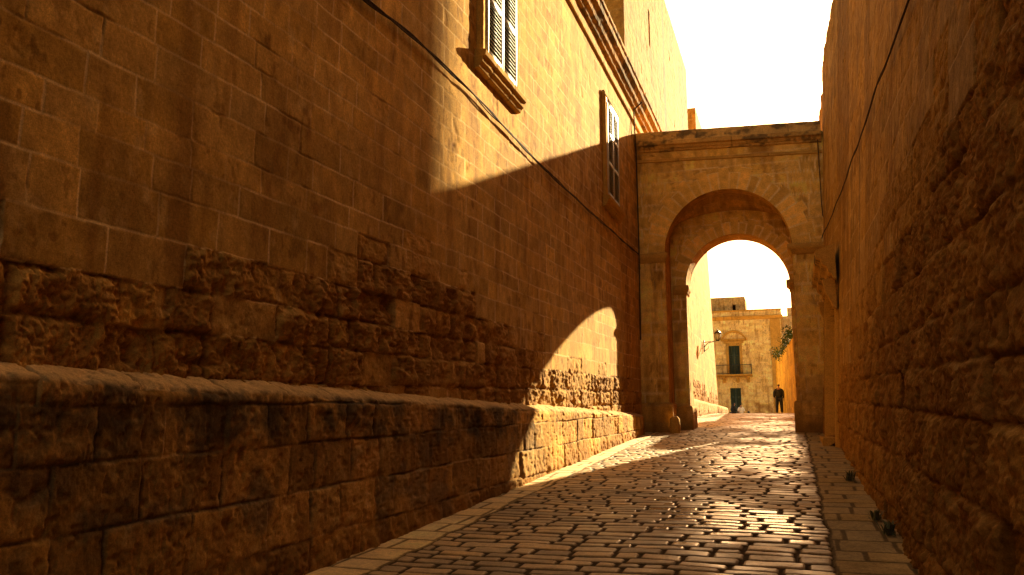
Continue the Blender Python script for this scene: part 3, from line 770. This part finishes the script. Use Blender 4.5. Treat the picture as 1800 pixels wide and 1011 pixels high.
# ------------------------------------------------------------------ cables
def cable(name, pts, r, n, label, seed, strands=2, cols=(.16, .12, .09), k=6):
    random.seed(seed); m = MB()
    P = [Vector(p) for p in pts]; S = []
    for a, b in zip(P[:-1], P[1:]):
        q = max(2, int((b - a).length / .06))
        for i in range(q): S.append(a.lerp(b, i / q))
    S.append(P[-1])
    for s_ in range(strands):
        ph = random.uniform(0, 6); Q = []; per = random.uniform(.5, .8)
        for i, p in enumerate(S):
            a = ph + i * .06 / per * 2 * PI * .22
            off = r * 1.1 * (1 if strands > 1 else 0)
            sag = -.010 * abs(math.sin(i * .06 * PI / 1.1 + s_))
            Q.append((p.x + n * off * (1 + .6 * math.sin(a)), p.y, p.z + off * math.cos(a) * 1.3 + sag + .010 * math.sin(i * .21 + ph)))
        m.tube(Q, r, (.5, .5, .5), k)
    o = m.build(name, M_CABLE, None, True); return tag(o, label, 'cable')
cable('wall_cable', [(-3.885, y, z) for y, z in ((2, 5.45), (6.86, 5.74), (7.55, 5.81), (8.46, 5.88), (9.75, 5.90), (11.41, 5.88), (13.25, 5.87), (16.67, 5.96), (22.3, 6.17))], .010, 1, 'bundle of twisted cables running along the sunlit left wall below the windows', 1, 3)
def rx(y, z): return float(xr(y, z)) - .045
cable('wall_cable', [(rx(y, z), y, z) for y, z in ((2.5, 4.95), (5, 5.2), (7.26, 5.25), (10.4, 5.5), (13.8, 5.7), (17.4, 5.95), (21.8, 6.2))], .010, -1, 'sagging dark cable running along the right-hand wall towards the door hood', 2, 2)
cable('wall_cable', [(.93, 22.36, 9.0), (.93, 22.36, 7.2), (.94, 22.36, 6.9), (1.0, 22.3, 6.7), (1.0, 22.25, 6.2), (.86, 22.2, 5.6)], .014, 0, 'thin black cable hanging down the right corner of the archway', 3, 1)
cable('wall_pipe', [(-3.60, 21.9, 10.42), (-3.86, 21.95, 10.25), (-3.87, 22.25, 9.0), (-3.87, 22.3, 6.3), (-3.88, 22.25, 3.8)], .02, 0, 'thin vertical pipe in the corner between the left wall and the archway', 4, 1)
m = MB(); m.tube([(.72, 22.1, 1.3), (.72, 22.1, 2.05), (.74, 22.12, 2.1)], .06, (.5, .5, .5), 10)  # black upright in place of the shadow slot beside the plinth
tag(m.build('shadow_slot', M_IRON, None, True), 'black upright standing in for the shadow slot between the right pier plinth and the doorway', 'shadow stand-in')

# ------------------------------------------------------------------ wall lamp
LP = thing('wall_lantern', (-4.05, 40.5, 5.3), 'black iron lantern on a bracket, on the sunlit wall beyond the arch', 'street lamp')
m = MB(); x0 = -4.03; c = (.5, .5, .5)
m.box((x0, 40.44, 5.0), (x0 + .05, 40.56, 5.55), c)
m.tube([(x0, 40.5, 5.2), (x0 + .2, 40.5, 5.42), (x0 + .5, 40.5, 5.5), (x0 + .66, 40.5, 5.52)], .022, c)
m.tube([(x0, 40.5, 5.45), (x0 + .35, 40.5, 5.5)], .018, c); m.tube([(x0 + .05, 40.5, 5.05), (x0 + .2, 40.5, 5.15), (x0 + .28, 40.5, 5.38)], .015, c)
m.build('bracket', M_IRON, LP)
lx = x0 + .68
def frust(m, cx, cy, z0, z1, r0, r1, k=6):
    V = [(cx + r * math.cos(2 * PI * j / k), cy + r * math.sin(2 * PI * j / k), z) for r, z in ((r0, z0), (r1, z1)) for j in range(k)]
    m.poly(V, [(j, (j + 1) % k, k + (j + 1) % k, k + j) for j in range(k)] + [tuple(range(k))[::-1], tuple(range(k, 2 * k))], c)
m = MB(); frust(m, lx, 40.5, 5.56, 5.86, .10, .17); m.build('lantern_glass', M_GLASS, LP)
m = MB(); frust(m, lx, 40.5, 5.50, 5.56, .05, .11); frust(m, lx, 40.5, 5.86, 6.0, .21, .06); frust(m, lx, 40.5, 6.0, 6.08, .03, .015)
for j in range(6):
    a = 2 * PI * j / 6; m.tube([(lx + .104 * math.cos(a), 40.5 + .104 * math.sin(a), 5.56), (lx + .174 * math.cos(a), 40.5 + .174 * math.sin(a), 5.86)], .01, c, 4)
m.build('lantern_frame', M_IRON, LP)

# ------------------------------------------------------------------ yellow wall on the right beyond the arch, low wall before it
YW = thing('garden_wall', (.3, 44, 2), 'glowing ochre stone wall on the right beyond the arch, with greenery on top', 'wall')
m = MB()
OCH = np.array([.74, .43, .06], np.float32)
d = np.array([-.0745, 1, 0]); d /= np.linalg.norm(d); nrm = (-1, -.0745, 0)
o0 = np.array([.80, 31.0, 1.0]); Lw = 25.3
plane(m, o0, d, (.02, 0, 1), nrm, Lw, 4.72, .06, .05, 151, ch=.5, bw=.8, rough=.1, base=OCH, light=.3, streak=1.6)
def qbox(m, a, b, w, z0, z1, col):
    a = np.array(a, float); b = np.array(b, float); t = (b - a) / np.linalg.norm(b - a); nn = np.array([t[1], -t[0]])
    V = [(*(p + q * nn), z) for p in (a, b) for q in (.12, w) for z in (z0, z1)]
    m.poly(V, [(0, 1, 3, 2), (4, 6, 7, 5), (0, 4, 5, 1), (2, 3, 7, 6), (0, 2, 6, 4), (1, 5, 7, 3)], col)
e0 = o0 + d * Lw
qbox(m, o0[:2], e0[:2], .7, -1, 5.71, TAN)
m.box((o0[0] + .02, 30.95, .5), (o0[0] + .8, 31.05, 5.70), OCH)
e1 = o0 + d * 8.0
plane(m, o0 + np.array([0, 0, 4.7]), d, (0, 0, 1), nrm, 8.0, .75, .06, .05, 152, ch=.4, bw=.7, rough=.2, base=OCH)  # taller near stretch, hidden by the pier, added to cast a shadow streak
qbox(m, o0[:2], e1[:2], .7, 5.6, 6.44, TAN)
m.box((e0[0] + .02, e0[1] - .04, .5), (e0[0] + .8, e0[1] + .03, 5.70), OCH)
m.build('wall', M_STONE, YW)
LW = thing('low_wall', (1, 28, 1.4), 'lower stone wall behind the right pier of the arch', 'wall')
m = MB(); plane(m, (.84, 28.6, .8), (0, 1, 0), (0, 0, 1), (-1, 0, 0), 2.4, 2.4, .06, .05, 161, rough=.3); m.box((.95, 28.62, 0), (1.6, 30.94, 3.18)); m.build('wall', M_STONE, LW)

def leaf_clump(name, centers, n, size, mat, label, cat, seed, parent=None, stem=None):
    random.seed(seed); V = []; F = []
    for i in range(n):
        cx, cy, cz, r = random.choice(centers)
        p = Vector((random.gauss(0, 1), random.gauss(0, 1), random.gauss(0, 1))); p = p.normalized() * r * random.random() ** .5
        p += Vector((cx, cy, cz)); s = size * random.uniform(.6, 1.4)
        a = Vector((random.gauss(0, 1), random.gauss(0, 1), random.gauss(0, 1))).normalized(); b = a.cross(Vector((random.gauss(0, 1), random.gauss(0, 1), random.gauss(0, 1)))).normalized()
        k = len(V); V += [p - a * s, p + b * s * .45, p + a * s, p - b * s * .45]; F.append((k, k + 1, k + 2, k + 3))
    m = MB(); m.v.append(np.array([tuple(v) for v in V])); m.c.append(np.full((len(V), 4), .5, np.float32)); m.f.append(np.array(F)); m.n = len(V)
    o = m.build(name, mat, parent)
    if label: tag(o, label, cat)
    return o
def wallpt(y): return .80 - .0745 * (y - 31)
SH = thing('shrub', (wallpt(46) + .3, 46, 5.6), 'dark green creeper spilling over the top of the ochre wall', 'shrub')
cs = [(wallpt(y) + random.uniform(-.25, .25), y, 5.75 + random.uniform(-.35, .28) + .25 * (y < 50), random.uniform(.18, .38)) for y in np.arange(43.5, 54, .6)]
leaf_clump('foliage', cs, 1500, .06, M_LEAF, None, None, 5, SH)
m = MB()
for y in (44, 47, 50, 53):
    m = MB(); m.tube([(wallpt(y) + .4, y, 5.6), (wallpt(y), y + .2, 5.85), (wallpt(y) - .15, y + .3, 5.5)], [.03, .02, .008], c); m.build('stem', M_WOOD, SH)
# weeds at the foot of the right wall
for i, (x, y, s_, lab) in enumerate(((.66, 12.5, .10, 'farthest dark weed tuft at the foot of the right wall'), (.70, 9.3, .07, 'middle dark weed tuft at the foot of the right wall'), (.76, 8.5, .085, 'nearest dark weed tuft at the foot of the right wall'))):
    random.seed(40 + i); z = float(gz(y)) + .01; V = []; F = []
    for k in range(60):
        a = random.uniform(0, 2 * PI); ln = s_ * random.uniform(.6, 2.2); bx = x + random.gauss(0, s_ * .25); by = y + random.gauss(0, s_ * .35); t = random.uniform(.3, 1.1)
        w = Vector((math.sin(a), -math.cos(a), 0)) * .005; p0 = Vector((bx, by, z)); p1 = p0 + Vector((math.cos(a) * ln * .4 * t, math.sin(a) * ln * .4 * t, ln * .6)); p2 = p0 + Vector((math.cos(a) * ln * t, math.sin(a) * ln * t, ln * .75))
        j = len(V); V += [p0 - w, p0 + w, p1 + w * 1.6, p1 - w * 1.6, p2]; F += [(j, j + 1, j + 2, j + 3), (j + 3, j + 2, j + 4)]
    mm = MB(); mm.poly([tuple(v) for v in V], F, c)
    tag(mm.build('weed_tuft', M_LEAFD), lab, 'weed', 'weeds at the foot of the right wall')

# ------------------------------------------------------------------ FAR BUILDING
FB = thing('stone_house', (-4, 86, 1), 'two-storey stone house closing the view beyond the arch, with green shutters and a balcony', 'building')
YB = 85.
def fpost(U, V, h, col):
    X = U - 12; Z = V + .5
    s = sst(.0, .3, fbm(X * .9, Z * .9, 4, 711)) * (1 - sst(4.6, 6.0, Z)) * sst(-4.4, -3.6, X)
    col = lerp(col, DARK * 1.15, (s * .6)[..., None]); h = h - s * .05
    for (xa, xb, za, zb2) in ((-6.02, -4.97, 6.5, 9.4), (-6.05, -5.0, .5, 5.2)):
        ins = (X > xa) & (X < xb) & (Z > za) & (Z < zb2); h = np.where(ins, -.3, h); col = np.where(ins[..., None], col * .8, col)
    return h, col
m = MB()
plane(m, (-12, YB, .5), (1, 0, 0), (0, 0, 1), (0, -1, 0), 11.15, 12.4, .05, .05, 171, ch=.27, bw=.6, base=np.array([.80, .55, .22], np.float32), light=.4, post=fpost)
m.box((-12, YB + .4, 0), (-.9, YB + 9, 12.88)); m.box((-.92, YB, 0), (-.86, YB + 9, 12.88))
m.build('wall', M_STONE, FB)
m = MB(); extrude(m, [(0, 11.95), (.1, 12.0), (.14, 12.12), (.26, 12.2), (.27, 12.3), (0, 12.36)], 'x', -12, -.72, (YB, -1), 172, step=.1); m.build('cornice', M_STONE, FB)
m = MB(); extrude(m, [(0, 12.80), (.08, 12.82), (.09, 12.95), (-.3, 12.97)], 'x', -12, -.8, (YB, -1), 173, step=.1, jit=.015, tilt=-.0); m.build('coping', M_STONE, FB)
m = MB(); extrude(m, [(0, .5), (.09, .5), (.09, 11.95), (0, 11.95)], 'x', -1.95, -1.0, (YB, -1), 174, step=.1, jit=.004, closed=True); m.build('corner_pilaster', M_STONE, FB)
# shutter window with segmental pediment
m = MB()
for a, b, z0, z1 in ((-6.26, -6.02, 6.55, 9.62), (-4.97, -4.73, 6.55, 9.62)): m.box((a, YB - .09, z0), (b, YB + .05, z1), TAN)
m.box((-6.02, YB - .085, 9.4), (-4.97, YB + .05, 9.62), TAN); m.box((-6.45, YB - .07, 9.62), (-4.55, YB + .05, 9.86), TAN * 1.05)
fr = m.build('window', M_STONE, FB)
m = MB(); extrude(m, [(0, 9.86), (.15, 9.9), (.22, 10.0), (.22, 10.08), (0, 10.1)], 'x', -6.75, -4.25, (YB, -1), 175, step=.1, jit=.003)
n = 24; G = np.zeros((n, 5, 3))
for i in range(n):
    t = i / (n - 1) * 2 - 1; x = -5.5 + 1.25 * t; z = 10.06 + .82 * (1 - abs(t) ** 2.2) ** 1.0
    for j, (o_, dz) in enumerate(((.02, -.16), (.16, -.14), (.22, -.03), (.22, .05), (0, .08))): G[i, j] = (x, YB - o_, z + dz)
m.grid(G, TAN); m.build('pediment', M_STONE, fr)
def far_leaf(x0, x1, z0, z1, parent, name, mat, rails):
    m = MB(); y = YB + .08; w = .09
    m.box((x0, y, z0), (x0 + w, y + .06, z1), c); m.box((x1 - w, y, z0), (x1, y + .06, z1), c)
    for r in rails:
        z = z0 + (z1 - z0 - .14) * r; m.box((x0 + w, y + .003, z), (x1 - w, y + .057, z + .14), c)
    z = z0 + .1
    while z < z1 - .06: m.cube_rot(((x0 + x1) / 2, y + .03, z), (x1 - x0 - 2 * w, .012, .07), (1, 0, 0), (0, .7, .7), (0, -.7, .7), c); z += .075
    m.box((x0 + w, y + .065, z0), (x1 - w, y + .08, z1), (.3, .3, .3))
    return m.build(name, mat, parent)
far_leaf(-6.0, -5.505, 6.52, 9.38, fr, 'shutter', M_GREEN, (0, .33, .66, 1)); far_leaf(-5.485, -4.99, 6.52, 9.38, fr, 'shutter', M_GREEN, (0, .33, .66, 1))
far_leaf(-6.03, -5.53, .8, 5.18, FB, 'door', M_GREEN, (0, .5, .8, 1)); far_leaf(-5.51, -5.02, .8, 5.18, FB, 'door', M_GREEN, (0, .5, .8, 1))
m = MB(); yb = YB - .85
extrude(m, [(0, 6.30), (.70, 6.32), (.82, 6.38), (.86, 6.42), (.86, 6.50), (0, 6.52)], 'x', -7.3, -3.82, (YB, -1), 176, step=.1, jit=.004)
bal = m.build('balcony', M_STONE, FB)
for x in (-6.55, -5.25, -4.25):
    m = MB(); extrude(m, [(0, 5.72), (.12, 5.76), (.2, 5.92), (.42, 6.08), (.6, 6.2), (.62, 6.30), (0, 6.30)], 'x', x - .13, x + .13, (YB, -1), 177, step=.1, jit=.003); m.build('corbel', M_STONE, bal)
m = MB()
m.tube([(-7.25, yb + .03, 7.42), (-3.88, yb + .03, 7.42), (-3.88, YB, 7.42)], .03, c, 4); m.tube([(-7.25, yb + .03, 6.6), (-3.88, yb + .03, 6.6), (-3.88, YB, 6.6)], .02, c, 4)
for x in np.arange(-7.25, -3.85, .125): m.tube([(x, yb + .03, 6.52), (x, yb + .03, 7.42)], .012, c, 4)
for y in np.arange(yb + .12, YB, .125): m.tube([(-3.88, y, 6.52), (-3.88, y, 7.42)], .012, c, 4)
m.tube([(-3.88, yb + .03, 6.5), (-3.88, yb + .03, 7.5)], .04, c, 4)
m.build('railing', M_IRON, bal)
# roof storey and neighbour
RB = thing('roof_room', (-7, 90, 12), 'square stone rooftop room with a small dark opening above the far house', 'rooftop room')
m = MB()
def rpost(U, V, h, col):
    ins = (np.abs(U - 6.6) < .14) & (np.abs(V - 1.45) < .3); h = np.where(ins, -.3, h); col = np.where(ins[..., None], DARK * .25, col)
    ins = (np.abs(U - 4.1) < .45) & (V < .9); h = np.where(ins, .15, h)
    return h, col
plane(m, (-12.1, 88, 12.2), (1, 0, 0), (0, 0, 1), (0, -1, 0), 7.7, 2.55, .06, .05, 181, ch=.3, bw=.55, rough=.25, post=rpost, base=np.array([.58, .40, .17], np.float32))
m.box((-12.1, 88.3, 12), (-4.42, 93, 14.74)); m.build('wall', M_STONE, RB)
NB = thing('neighbour_house', (2, 90, 1), 'greyish stone house partly seen to the right of the far house', 'building')
m = MB()
plane(m, (-.86, 87.6, .5), (1, 0, 0), (0, 0, 1), (0, -1, 0), 7, 12.0, .08, .07, 191, ch=.3, bw=.6, base=np.array([.60, .46, .26], np.float32), rough=.15)
plane(m, (-.3, 87.75, 12.4), (1, 0, 0), (0, 0, 1), (0, -1, 0), 6, .95, .08, .07, 192, ch=.3, bw=.6, base=np.array([.60, .46, .26], np.float32), rough=.2)
m.box((-.86, 88, 0), (6.2, 96, 12.48)); m.box((-.28, 88, 12.4), (6.2, 96, 13.33)); m.build('wall', M_STONE, NB)
m = MB(); frust(m, -3.6, 70, 1.2, 2.55, .10, .09, 10); frust(m, -3.6, 70, 2.55, 2.68, .115, .05, 10)
tag(m.build('street_bollard', M_IRON), 'small dark bollard in front of the far house', 'bollard')

# ------------------------------------------------------------------ PEOPLE
def skin_mesh(name, verts, edges, radii, mat, parent, sub=2):
    me = bpy.data.meshes.new(name); me.from_pydata(verts, edges, [])
    o = bpy.data.objects.new(name, me); C.objects.link(o)
    md = o.modifiers.new('Skin', 'SKIN'); md.use_smooth_shade = True; md.branch_smoothing = .5
    sv = me.skin_vertices[0].data
    for i, r in enumerate(radii): sv[i].radius = (r if isinstance(r, tuple) else (r, r))
    sv[0].use_root = True
    s = o.modifiers.new('Sub', 'SUBSURF'); s.levels = s.render_levels = sub
    bpy.context.view_layer.update()
    dg = bpy.context.evaluated_depsgraph_get()
    nm = bpy.data.meshes.new_from_object(o.evaluated_get(dg)); nm.name = name
    nm.materials.clear(); nm.materials.append(mat)
    for p in nm.polygons: p.use_smooth = True
    C.objects.unlink(o); bpy.data.objects.remove(o)
    o2 = bpy.data.objects.new(name, nm); C.objects.link(o2)
    if parent: o2.parent = parent
    return o2
def person(loc, rotz, s, label, J, mats, coat=True, hair='short', shorts=False):
    """J: dict of joints (local metres, facing +Y). Body is one continuous skin; clothes are children"""
    root = thing('person', loc, label, 'person'); root.rotation_euler = (0, 0, rotz); root.scale = (s, s, s)
    V = []; E = []; R = []
    def add(p, r, par=None):
        V.append(p); R.append(r)
        if par is not None: E.append((par, len(V) - 1))
        return len(V) - 1
    pel = add(J['pelvis'], (.15, .11)); wa = add(J['waist'], (.135, .10), pel); ch = add(J['chest'], (.165, .115), wa); nb = add(J['neckb'], (.085, .08), ch)
    nk = add(J['neck'], .055, nb); hd = add(J['head'], (.088, .10), nk); tp = add(J['top'], (.07, .085), hd)
    h = Vector(J['head']); add(tuple(h + Vector((0, .085, -.02))), .022, hd)
    tips = {}
    for sd in ('l', 'r'):
        sh = add(J['sh' + sd], .062, ch if True else nb); el = add(J['el' + sd], .042, sh); wr = add(J['wr' + sd], .028, el)
        d = (Vector(J['wr' + sd]) - Vector(J['el' + sd])).normalized(); pm = Vector(J['wr' + sd]) + d * .055; pa = add(tuple(pm), (.036, .018), wr)
        side = Vector((0, 1, 0)); side = (side - d * side.dot(d)).normalized(); out = d.cross(side)
        for k, (off, ln) in enumerate(((-.028, .062), (-.010, .074), (.009, .07), (.027, .055))):
            b = pm + side * off + d * .035; b1 = b + d * ln * .5 + out * .004; b2 = b + d * ln * .9 + out * (.02 if sd == 'l' else -.02)
            i0 = add(tuple(b), .010, pa); i1 = add(tuple(b1), .009, i0); add(tuple(b2), .007, i1)
        t0 = pm + side * .035 - d * .01; i0 = add(tuple(t0), .012, pa); add(tuple(t0 + side * .03 + d * .035), .009, i0)
    for sd in ('l', 'r'):
        hp = add(J['hp' + sd], .10, pel); kn = add(J['kn' + sd], .058, hp); an = add(J['an' + sd], .038, kn)
        a = Vector(J['an' + sd]); add(tuple(a + Vector((0, .06, -.055))), .035, an); add(tuple(a + Vector((0, .15, -.065))), .028, len(V) - 1)
    skin_mesh('body', V, E, R, M_SKIN, root, 1)
    # jacket / shirt
    V = []; E = []; R = []
    lp = Vector(J['pelvis']); a0 = add(tuple(lp + Vector((0, 0, -.10))), (.235, .16)); a1 = add(J['waist'], (.225, .16), a0); a2 = add(J['chest'], (.25, .17), a1); a3 = add(J['neckb'], (.13, .11), a2)
    for sd in ('l', 'r'):
        sh = add(J['sh' + sd], .115, a2); el = add(J['el' + sd], .085, sh)
        e = Vector(J['el' + sd]); w_ = Vector(J['wr' + sd]); add(tuple(e.lerp(w_, .85 if coat else .12)), .062, el)
    skin_mesh('jacket' if coat else 'shirt', V, E, R, mats[0], root, 2)
    V = []; E = []; R = []
    p0 = add(J['pelvis'], (.19, .14))
    for sd in ('l', 'r'):
        hp = add(J['hp' + sd], .13, p0); kn = add(J['kn' + sd], .10, hp)
        if not shorts: add(tuple(Vector(J['an' + sd]) + Vector((0, 0, -.01))), .08, kn)
    skin_mesh('trousers' if not shorts else 'shorts', V, E, R, mats[1], root, 2)
    V = []; E = []; R = []
    t = Vector(J['top']); p0 = add(tuple(t + Vector((0, -.012, .015))), (.092, .095)); p1 = add(tuple(Vector(J['head']) + Vector((0, -.045, .0))), (.09, .07), p0)
    if hair == 'long': p2 = add(tuple(Vector(J['neck']) + Vector((0, -.05, 0))), (.10, .06), p1); add(tuple(Vector(J['neckb']) + Vector((0, -.11, -.06))), (.09, .05), p2)
    skin_mesh('hair', V, E, R, M_HAIR, root, 2)
    V = []
    for sd in ('l', 'r'):
        m = MB(); a = Vector(J['an' + sd]); m.tube([tuple(a + Vector((0, -.05, -.045))), tuple(a + Vector((0, .05, -.045))), tuple(a + Vector((0, .17, -.06)))], [.05, .052, .035], c, 8)
        o = m.build('shoe', M_HAIR, None, True); o.parent = root
    return root
STAND = dict(pelvis=(0, 0, .95), waist=(0, .0, 1.12), chest=(0, 0, 1.33), neckb=(0, -.01, 1.47), neck=(0, 0, 1.53), head=(0, .02, 1.62), top=(0, .02, 1.70),
    shl=(-.19, 0, 1.41), ell=(-.26, -.05, 1.15), wrl=(-.25, .08, .93), shr=(.19, 0, 1.41), elr=(.25, -.03, 1.14), wrr=(.27, .07, .90),
    hpl=(-.10, 0, .88), knl=(-.13, .03, .49), anl=(-.15, -.02, .09), hpr=(.10, 0, .88), knr=(.12, .01, .49), anr=(.13, -.03, .09))
person((-.86, 50, float(gz(50)) + .0), math.radians(8), .99, 'dark-clothed person seen from behind, standing beside the ochre wall', STAND, (M_CLOTHD, M_CLOTHB))
WALK = dict(STAND); WALK.update(chest=(0, .05, 1.32), neckb=(0, .08, 1.45), neck=(0, .10, 1.51), head=(0, .13, 1.60), top=(0, .13, 1.68), shl=(-.17, .05, 1.40), shr=(.17, .05, 1.40), ell=(-.22, -.06, 1.14), wrl=(-.2, .08, .95), elr=(.22, .1, 1.14), wrr=(.2, .28, 1.02), knl=(-.10, .16, .52), anl=(-.1, .12, .12), knr=(.1, -.04, .48), anr=(.1, -.26, .14))
person((-4.82, 70, float(gz(70))), math.radians(-60), 1.0, 'dark-haired person in dark clothes, walking at the left in front of the far house', WALK, (M_CLOTHD, M_CLOTHB), hair='long')
person((-4.22, 70.6, float(gz(70.6))), math.radians(20), .95, 'small figure in a white shirt in front of the green door of the far house', STAND, (M_CLOTHW, M_SHORTS), coat=False, shorts=True)

# ------------------------------------------------------------------ LIGHT
EL = math.radians(20.5); AZI = math.atan(.270)        # azimuth from +Y towards +X
sd = Vector((math.sin(AZI) * math.cos(EL), math.cos(AZI) * math.cos(EL), math.sin(EL)))
sun = bpy.data.lights.new('sun', 'SUN'); sun.energy = 5.0; sun.angle = math.radians(.53); sun.color = (1, .79, .43)
so = bpy.data.objects.new('sun', sun); C.objects.link(so); so.rotation_euler = (-sd).to_track_quat('-Z', 'Y').to_euler(); so.location = (10, 40, 30)
w = bpy.data.worlds.new('World'); bpy.context.scene.world = w; w.use_nodes = True
nt = w.node_tree; bg = nt.nodes['Background']; sk = nt.nodes.new('ShaderNodeTexSky'); sk.sky_type = 'NISHITA'; sk.sun_disc = False
sk.sun_elevation = EL; sk.sun_rotation = AZI; sk.dust_density = 4.; sk.air_density = 1.0; sk.altitude = 50
mx = nt.nodes.new('ShaderNodeVectorMath'); mx.operation = 'MULTIPLY'; mx.inputs[1].default_value = (1.0, .67, .38)
nt.links.new(sk.outputs[0], mx.inputs[0]); nt.links.new(mx.outputs[0], bg.inputs[0]); bg.inputs[1].default_value = .068

# ------------------------------------------------------------------ CAMERA
f = 1450.; pch = math.atan(243 / f); aa = math.atan((500 / f) / (math.cos(pch) + 243 / f * math.sin(pch)))
cam = bpy.data.cameras.new('camera'); cam.sensor_width = 36; cam.lens = f / 1800 * 36; cam.clip_start = .05; cam.clip_end = 1500
co = bpy.data.objects.new('camera', cam); C.objects.link(co); co.location = (0, 0, 1.5); co.rotation_euler = (PI / 2 + pch, 0, aa)
sc = bpy.context.scene; sc.camera = co
sc.view_settings.view_transform = 'Standard'; sc.view_settings.look = 'None'; sc.view_settings.gamma = 1; sc.view_settings.exposure = 2.42
